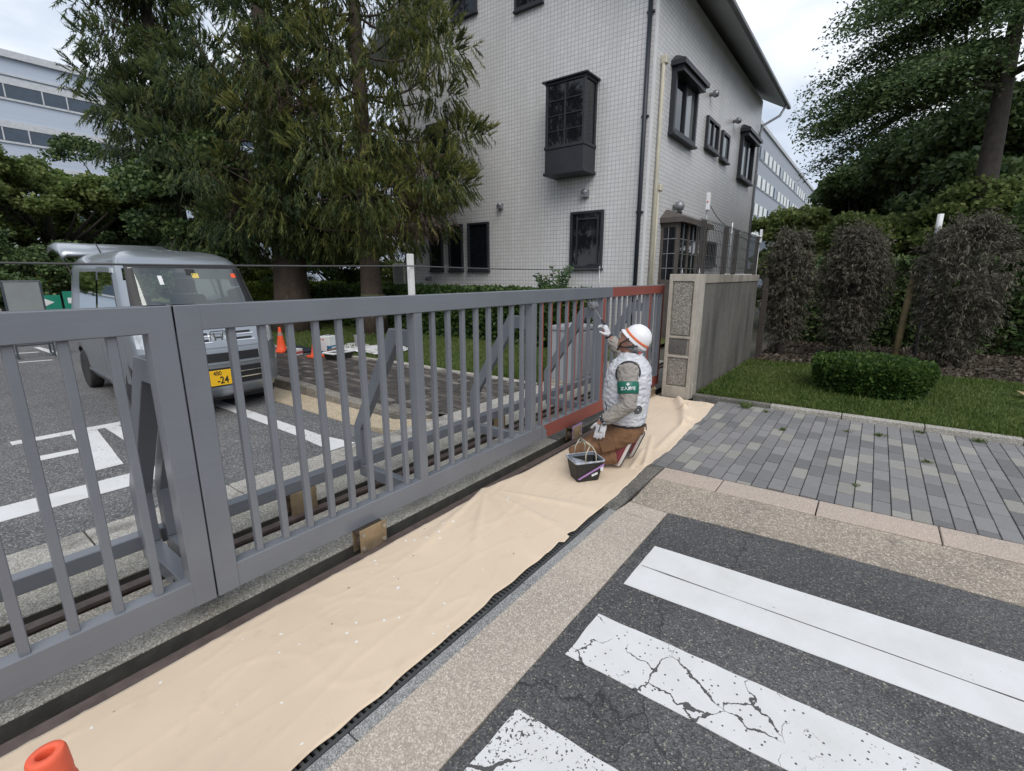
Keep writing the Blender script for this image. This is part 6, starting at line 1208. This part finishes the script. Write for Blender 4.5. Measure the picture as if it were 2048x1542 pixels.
def hring(u, f0, rf, rl, n=18): return [Hd(f0+rf*math.cos(2*math.pi*k/n), rl*math.sin(2*math.pi*k/n), u) for k in range(n)]
Lsh, Lel, Lwr = P(-.105,.195,.865), P(-.115,.272,.605), P(.070,.225,.455)
Rsh, Rel, Rwr = P(-.15,-.19,.875), P(-.155,-.425,.850), P(.003,-.472,1.060)
mb = MB()
mb.loft([hring(-.125,.035,.018,.02),hring(-.11,.030,.045,.042),hring(-.07,.015,.075,.062),hring(-.02,.0,.095,.074),hring(.04,-.005,.10,.078),hring(.09,-.01,.085,.068),hring(.118,-.01,.045,.04)])
mb.tube([Hd(.085,0,.015),Hd(.112,0,-.022),Hd(.092,0,-.035)],[.010,.016,.010],8)            # nose
for s in (-1,1): mb.tube([Hd(-.012,s*.074,.02),Hd(-.018,s*.084,-.005),Hd(-.008,s*.076,-.035)],[(.012,.008),(.02,.010),(.010,.008)],8)   # ears
mb.tube([P(-.15,0,.86),P(-.15,0,.94),Hd(-.01,0,-.06)],[.075,.062,.060],14)
mb.loft([ell((-.15,0,.36),.11,.13),ell((-.14,0,.5),.12,.14),ell((-.14,0,.7),.13,.15),ell((-.15,0,.84),.11,.15),ell((-.15,0,.90),.08,.10)])
for s, a, b, c in ((1,Lsh,Lel,Lwr),(-1,Rsh,Rel,Rwr)):
    mb.tube([P(-.15,s*.10,.85),a,b,c,c+(c-b).normalized()*.05],[.06,.055,.042,.029,.027],10)
LEGS = [(1,P(-.17,.09,.31),P(.315,.125,.085),P(-.065,.11,.105)),(-1,P(-.18,-.09,.31),P(.20,-.125,.085),P(-.17,-.12,.10))]
for s, h, k, an in LEGS: mb.tube([P(-.15,s*.05,.36),h,k],[.08,.085,.05],10); mb.tube([k,k.lerp(an,.4),an],[.048,.05,.036],10)
person = fuse(mb, 'person', M['skin'], None, .011, 4)
for v in person.data.vertices: v.co -= OP
person.location = OP
tag(person, 'kneeling man in a white helmet and vest rolling grey paint onto the gate', 'person')
for s in (-1,1): MB().lathe([(0,-.009),(.007,-.006),(.009,0),(.007,.006),(0,.009)],Hd(.088,s*.032,.012),10,ax=HF).build('eye', M['blacktext'], person)
MB().tube([Hd(.093,-.022,-.066),Hd(.099,0,-.068),Hd(.093,.022,-.066)],.005,6).build('mouth', M['redprint'] if False else M['skin'], person)
# grey sideburns and hair below the helmet
mb = MB(); mb.loft([hring(-.055,-.030,.062,.070),hring(-.03,-.022,.084,.0785),hring(.02,-.02,.088,.083),hring(.06,-.02,.07,.07)]); fuse(mb,'hair',M['hair'],person,.010,2,.003,60)
# shirt: sleeves and shoulders in one cloth
mb = MB(); mb.loft([ell((-.14,0,.42),.125,.15),ell((-.14,0,.7),.14,.165),ell((-.15,0,.86),.125,.165),ell((-.15,0,.925),.08,.09)])
mb.tube([P(-.14,.12,.86),Lsh+Vector((0,0,.01)),Lsh.lerp(Lel,.5),Lel,Lel.lerp(Lwr,.45),Lel.lerp(Lwr,.93)],[.075,.083,.072,.066,.060,.046],14)
mb.tube([P(-.14,-.12,.87),Rsh,Rsh.lerp(Rel,.55),Rel,Rel.lerp(Rwr,.5),Rel.lerp(Rwr,.86)],[.075,.080,.066,.062,.056,.043],14)
shirt = fuse(mb,'shirt',M['shirt'],person,.0085,3,.008,21,2.0,(1,1,1.7))
# vest, puffed by its fans
mb = MB(); mb.loft([ell(c,a,b,26) for c, a, b in (((-.14,0,.392),.140,.170),((-.14,0,.405),.152,.182),((-.125,0,.50),.180,.200),((-.125,0,.62),.187,.208),((-.135,0,.75),.185,.208),((-.142,0,.84),.172,.198),((-.148,0,.895),.145,.170),((-.150,0,.935),.105,.115),((-.150,0,.965),.088,.088),((-.150,0,.985),.086,.086),((-.150,0,.986),.070,.070))])
vest = fuse(mb,'vest',M['vest'],person,.009,2,.010,16,5.0,(1,1,2.0))
for sh, el in ((Lsh,Lel),(Rsh,Rel)):
    d = (el-sh).normalized(); q = d.to_track_quat('Z','Y').to_matrix()
c_ = Lsh + Vector((0,0,-.005)); ring = []
for k in range(25):
    a = 2*math.pi*k/24; ring.append(P(-.108+.094*math.cos(a), .197+.020*math.sin(a), .845+.100*math.sin(a)))
MB().tube(ring,.0065,6,caps=False).build('armhole_trim', M['belt'], vest)
fc = P(-.200,.192,.545); fn_ = (PBv - PA*.36 - UP*.05).normalized(); fb = MB(); fb.lathe([(.047,-.012),(.047,.006),(.040,.010),(.038,.004)],fc,26,ax=fn_,caps=False); fo = fb.build('fan_ring', M['whitep'], vest)
fb = MB(); fb.lathe([(.0385,-.004),(.036,.005),(.0,.006)],fc,26,ax=fn_); fb.build('fan_disc', M['fan'], fo)
x_ = fn_.cross(UP).normalized(); y_ = x_.cross(fn_); fb = MB(); fb.lathe([(.011,.006),(.010,.010),(0,.011)],fc,14,ax=fn_)
for k in range(16): a = 2*math.pi*k/16; d = x_*math.cos(a)+y_*math.sin(a); fb.tube([fc+fn_*.0075+d*.012,fc+fn_*.0075+d*.036],.0012,4)
fb.lathe([(.024,.0065),(.024,.0085),(.026,.0085),(.026,.0065)],fc,22,ax=fn_,caps=False); fb.build('fan_grille', M['vent'], fo)
mb = MB(); mb.tube([P(.055,.155,.60),P(.040,.165,.52)],.004,5); mb.build('vest_zip', M['belt'], vest)
# trousers and belt
mb = MB(); mb.loft([ell(c,a,b) for c, a, b in (((-.165,0,.25),.075,.11),((-.160,0,.280),.105,.145),((-.160,0,.31),.126,.162),((-.152,0,.37),.134,.165),((-.145,0,.412),.134,.163))])
for s, h, k, an in LEGS:
    mb.tube([P(-.17,s*.07,.31),h+PA*.02+UP*.01,h.lerp(k,.45)+UP*.015,h.lerp(k,.8)+UP*.012,k+UP*.02],[(.09,.10),.101,.090,.076,.068],16); mb.tube([k+PA*.012+UP*.005,k.lerp(an,.25)-UP*.004,k.lerp(an,.6),k.lerp(an,.98)],[.070,.072,.066,.058],14)
tr = fuse(mb,'trousers',M['trousers'],person,.0095,3,.009,15,9.0)
for v in tr.data.vertices:
    if v.co.z < .012: v.co.z = .012
for s in (1,):
    pk_ = MB(); pk_.obb(P(.03,.205,.235),[PA+UP*-.35,PBv,UP+PA*.35],(.055,.008,.05)); pk_.build('thigh_pocket', M['trousers'], tr, .004)
mb = MB(); mb.loft([ell((-.146,0,z),.1385+d,.1685+d,28) for z, d in ((.376,.004),(.378,.008),(.414,.008),(.416,.003))]); bl = mb.build('belt', M['belt'], person)
for s in (-.05,.03): MB().prism([P(-.300,s,.385),P(-.300,s+.028,.385),P(-.306,s+.026,.335),P(-.306,s+.002,.335)],PA*.006).build('belt_tab', M['belt'], bl)
# shoes: toes tucked, soles turned back
def shoe(toe, v, nm='shoe', k=1.0):
    tu, tz = toe; dirn = (PA*-.40 + UP*.917).normalized(); nback = (PA*-.917 - UP*.40).normalized(); base = P(tu, v, tz)
    def S(s, w, h): return base + dirn*s + PBv*w - nback*h
    prof = [(-.004,.018,.026),(.012,.037,.045),(.05,.046,.064),(.10,.048,.084),(.15,.041,.100),(.20,.036,.104),(.235,.035,.094),(.252,.025,.070)]
    up = MB(); up.loft([[S(s, w*math.cos(t), .0255 + h*max(-.02, math.sin(t))) for t in [2*math.pi*q/18 for q in range(18)]] for s, w, h in prof]); o = up.build('shoe', M['shoe'], person)
    out = [(.0,.020),(.015,.042),(.05,.050),(.10,.050),(.15,.043),(.20,.040),(.24,.038),(.258,.022)]
    def sole(h0, h1, g): 
        m_ = MB(); L_ = [S(s,w+g,h0) for s, w in out]+[S(s,-w-g,h0) for s, w in out[::-1]]; U_ = [S(s,w+g*.7,h1) for s, w in out]+[S(s,-w-g*.7,h1) for s, w in out[::-1]]; m_.loft([L_,U_],smooth=False); return m_
    sole(.004,.030,.003).build('midsole', M['sole'], o, .004); sole(-.006,.0039,.0).build('outsole', M['outsole'], o, .002)
    tc = MB(); tc.loft([[S(s, w*math.cos(t), .027 + h*max(0, math.sin(t))) for t in [math.pi*q/10 for q in range(11)]] for s, w, h in ((-.006,.020,.030),(.010,.040,.049),(.035,.0475,.062))],closed=False,caps=False); tc.build('toe_cap', M['vent'], o)
    la = MB()
    for q in range(4): s = .075+.024*q; hh = float(np.interp(s,[.05,.10,.15],[.064,.084,.100])); la.tube([S(s,.030,.0265+hh*.80),S(s+.008,0,.0275+hh*1.0),S(s,-.030,.0265+hh*.80)],.0028,5)
    la.build('lace', M['sole'], o); sk = MB(); sk.tube([S(.19,0,.08),S(.155,0,.125),S(.13,0,.165)],[.040,.038,.040],12); sk.build('sock', M['sock'], o); return o
shoe((-.085,.022),.11); shoe((-.215,.022),-.125)
# gloves: palm, four unequal fingers and a thumb, each bent, grown together
def glove(wr, hd, nrm, curls, lens, spread, thumb, side):
    hd = hd.normalized(); nrm = (nrm - hd*nrm.dot(hd)).normalized(); lat = hd.cross(nrm).normalized()*side; g = MB()
    def oval(c, w, t, n=14): return [c + lat*(w*math.cos(2*math.pi*k/n)) + nrm*(t*math.sin(2*math.pi*k/n)) for k in range(n)]
    g.loft([oval(wr-hd*.035,.034,.027),oval(wr,.032,.024),oval(wr+hd*.03,.040,.022),oval(wr+hd*.07,.044,.021),oval(wr+hd*.095,.040,.017)])
    for i in range(4):
        p = wr + hd*.085 + lat*(.030-.020*i); d = (hd + lat*(spread*(1.5-i))).normalized(); pts = [p - d*.02, p]; c = 0
        for j, f in enumerate((.45,.32,.23)):
            c += curls[i]*(.7 if j == 0 else 1.0); dd = d*math.cos(c) - nrm*math.sin(c); p = p + dd*(lens[i]*f); pts.append(p)
        g.tube(pts,[.0115,.0115,.0108,.0100,.0085],9)
    p = wr + hd*.025 + lat*.028; pts = [p]; d1 = (hd*thumb[0] + lat*thumb[1] - nrm*thumb[2]).normalized(); p2 = p + d1*.042; d2 = (d1 + hd*.5 - nrm*.25).normalized(); pts += [p2, p2 + d2*.03, p2 + d2*.052]
    g.tube(pts,[.016,.0125,.0115,.009],9); return fuse(g,'glove',M['glove'],person,.0052,3,.0012,60)
g1 = glove(Lwr + (Lwr-Lel).normalized()*.005, (P(.105,.222,.27)-Lwr), PBv*.95+PA*.25, [.10,.13,.16,.24], [.078,.085,.078,.062], .07, (.75,.75,.25), 1)
MB().tube([Lwr + PBv*.040 + (P(.1,.22,.27)-Lwr).normalized()*.02 + PA*.02, Lwr + PBv*.038 + (P(.1,.22,.27)-Lwr).normalized()*.085 + PA*.022],.004,6).build('glove_seam', M['belt'], g1)
HR = P(.050,-.452,1.168); g2 = glove(Rwr, HR-Rwr, (PA*-.75+PBv*.25+UP*.15), [.75,.85,.9,.95], [.074,.082,.076,.060], .03, (.7,.8,.45), -1)
MB().lathe([(.031,-.012),(.035,-.010),(.035,.010),(.031,.012)],Rwr+(Rwr-Rel).normalized()*-.006,16,ax=(Rwr-Rel)).build('glove_cuff', M['belt'], g2)
# watch
wd = (Lwr-Lel).normalized(); wc = Lel.lerp(Lwr,.985); MB().lathe([(.040,-.012),(.043,-.010),(.043,.010),(.040,.012)],wc,20,ax=wd,caps=False).build('watch_strap', M['belt'], person)
fa = (PBv*.75-PA*.55+UP*.15); fa = (fa-wd*fa.dot(wd)).normalized(); wo = MB(); wo.lathe([(.017,0),(.018,.006),(.015,.010),(0,.0105)],wc+fa*.041,18,ax=fa); wo.build('watch', M['vent'], person); MB().lathe([(.012,.0),(0,.001)],wc+fa*.0518,16,ax=fa).build('watch_face', M['fan'], person)
# armband with white print, bent round the sleeve
ad = (Lel-Lsh).normalized(); ac_ = Lsh.lerp(Lel,.50); ab = MB(); ab.tube([ac_-ad*.045,ac_-ad*.041,ac_+ad*.041,ac_+ad*.045],[.079,.0815,.0790,.0765],26,caps=False); abo = ab.build('armband', M['armband'], person); sm = abo.modifiers.new('s','SOLIDIFY'); sm.thickness = .004; sm.offset = 1
tocam = (Vector((0,0,1.6)) - ac_); tocam = (tocam - ad*tocam.dot(ad)).normalized(); ty = -ad; tx = ty.cross(tocam)
def armtext(t, size, yo, bold=0.0006, sx=1.0):
    cu = bpy.data.curves.new('armband_text','FONT'); cu.body = t; cu.size = size; cu.align_x = 'CENTER'; cu.align_y = 'CENTER'; cu.offset = bold
    o = bpy.data.objects.new('armband_text', cu); COL.objects.link(o); dg = bpy.context.evaluated_depsgraph_get(); dg.update(); me = bpy.data.meshes.new_from_object(o.evaluated_get(dg)); bpy.data.objects.remove(o); rad = .0862
    for v in me.vertices: a = v.co.x*sx/rad; v.co = ac_ + ty*(v.co.y+yo) + (tocam*math.cos(a) + tx*math.sin(a))*rad - OP
    me.materials.clear(); me.materials.append(M['whitetext']); o = bpy.data.objects.new('armband_text', me); COL.objects.link(o); o.parent = abo; return o
armtext('\u7acb\u5165\u8a31\u53ef', .031, -.010); armtext('+', .044, .022, .002)
# helmet
he = HC + HU*.040 - HF*.012
def hel(f, l, u): return he + HF*f + HL*l + HU*u
def helring(u, r, fx=1.12, lx=.94, f0=0.0, peak=0.0, n=32): return [hel(f0 + r*.90*fx*math.cos(2*math.pi*k/n) + (peak*max(0,math.cos(2*math.pi*k/n))**2), r*.90*lx*math.sin(2*math.pi*k/n), u) for k in range(n)]
hm = MB(); hm.loft([helring(-.030,.113,peak=.022),helring(-.027,.119,peak=.026),helring(-.020,.118,peak=.020),helring(-.006,.113,peak=.006),helring(.018,.112),helring(.048,.105),helring(.076,.090),helring(.098,.066),helring(.110,.036),helring(.114,.010)]); 
hm.loft([helring(-.0299,.112,peak=.021),helring(-.01,.106),helring(.05,.098),helring(.09,.06)],caps=False); hmo = hm.build('helmet', M['helmet'], person)
hb = MB(); hb.loft([helring(.000,.1135,peak=.0045),helring(.001,.1148,peak=.004),helring(.019,.1140,peak=.001),helring(.020,.1125)],caps=False); hb.build('orange_band', M['helmetband'], hmo)
hr_ = MB()
for l in (-.03,0,.03): hr_.tube([hel(-.085+.17*t, l, .112*math.sqrt(max(.02,1-((-.085+.17*t)/.113)**2-(l/.099)**2))+.0035) for t in [k/10 for k in range(11)]],[(.0,.0)]+[(.005,.003)]*9+[(.0,.0)],6)
hr_.build('helmet_rib', M['helmet'], hmo)
pr = MB()
for k in range(5): 
    f = -.02+.013*k; l = .045; pr.obb(hel(f, l, .092-.002*abs(k-2)),[HF, HL+HU*-.45, HU+HL*.45],(.0035,.004,.002))
pr.build('faded_print', M['belt'], hmo)
mb = MB(); mb.tube([hel(.04,.098,-.02),Hd(.055,.066,-.06),Hd(.045,.035,-.128),Hd(.045,0,-.140),Hd(.045,-.035,-.128),Hd(.055,-.066,-.06),hel(.04,-.098,-.02)],.006,6); mb.tube([hel(-.05,.098,-.02),Hd(.0,.078,-.055),Hd(.042,.055,-.09)],.006,6); mb.build('chin_strap', M['belt'], hmo)
mb = MB(); mb.loft([[hel(-.115*math.cos(a), .102*math.sin(a), u) for a in np.linspace(-1.2,1.2,14)] for u in (-.018,-.07)],closed=False,caps=False); lin = mb.build('neck_lining', M['hair'], hmo); lin.modifiers.new('s','SOLIDIFY').thickness = .006
MB().obb(hel(-.10,.064,-.055),[(HF*-.7+HL*1.0),(HL*.7+HF*.8),HU],(.004,.010,.010)).build('red_tag', M['redprint'], lin)
# paint roller held in the right hand
tip = Vector((4.325,2.245,1.305)); hn = P(.062,-.447,1.190)
rl = thing('paint_roller', 'small fleece paint roller pressed against the gate bars', 'paint roller', tuple(hn)); dr = (tip-hn).normalized()
MB().tube([hn-dr*.07,hn-dr*.06,hn+dr*.04,hn+dr*.055],[.006,.012,.011,.007],10).build('grip', M['belt'], rl); MB().tube([hn+dr*.05,hn.lerp(tip,.82),tip+Vector((-.075,-.01,.0)),tip+Vector((-.06,0,0)),tip+Vector((.06,0,0))],.0032,6).build('wire_frame', M['wirelight'], rl)
mb = MB(); mb.tube([tip+Vector((-.055,0,0)),tip+Vector((-.053,0,0)),tip+Vector((.053,0,0)),tip+Vector((.055,0,0))],[.024,.036,.036,.024],20); fuse(mb,'fleece_sleeve',M['fluff'],rl,.006,2,.006,45)
for o in SC.objects:
    if o.type == 'MESH' and o.name.startswith(('body',)) : pass
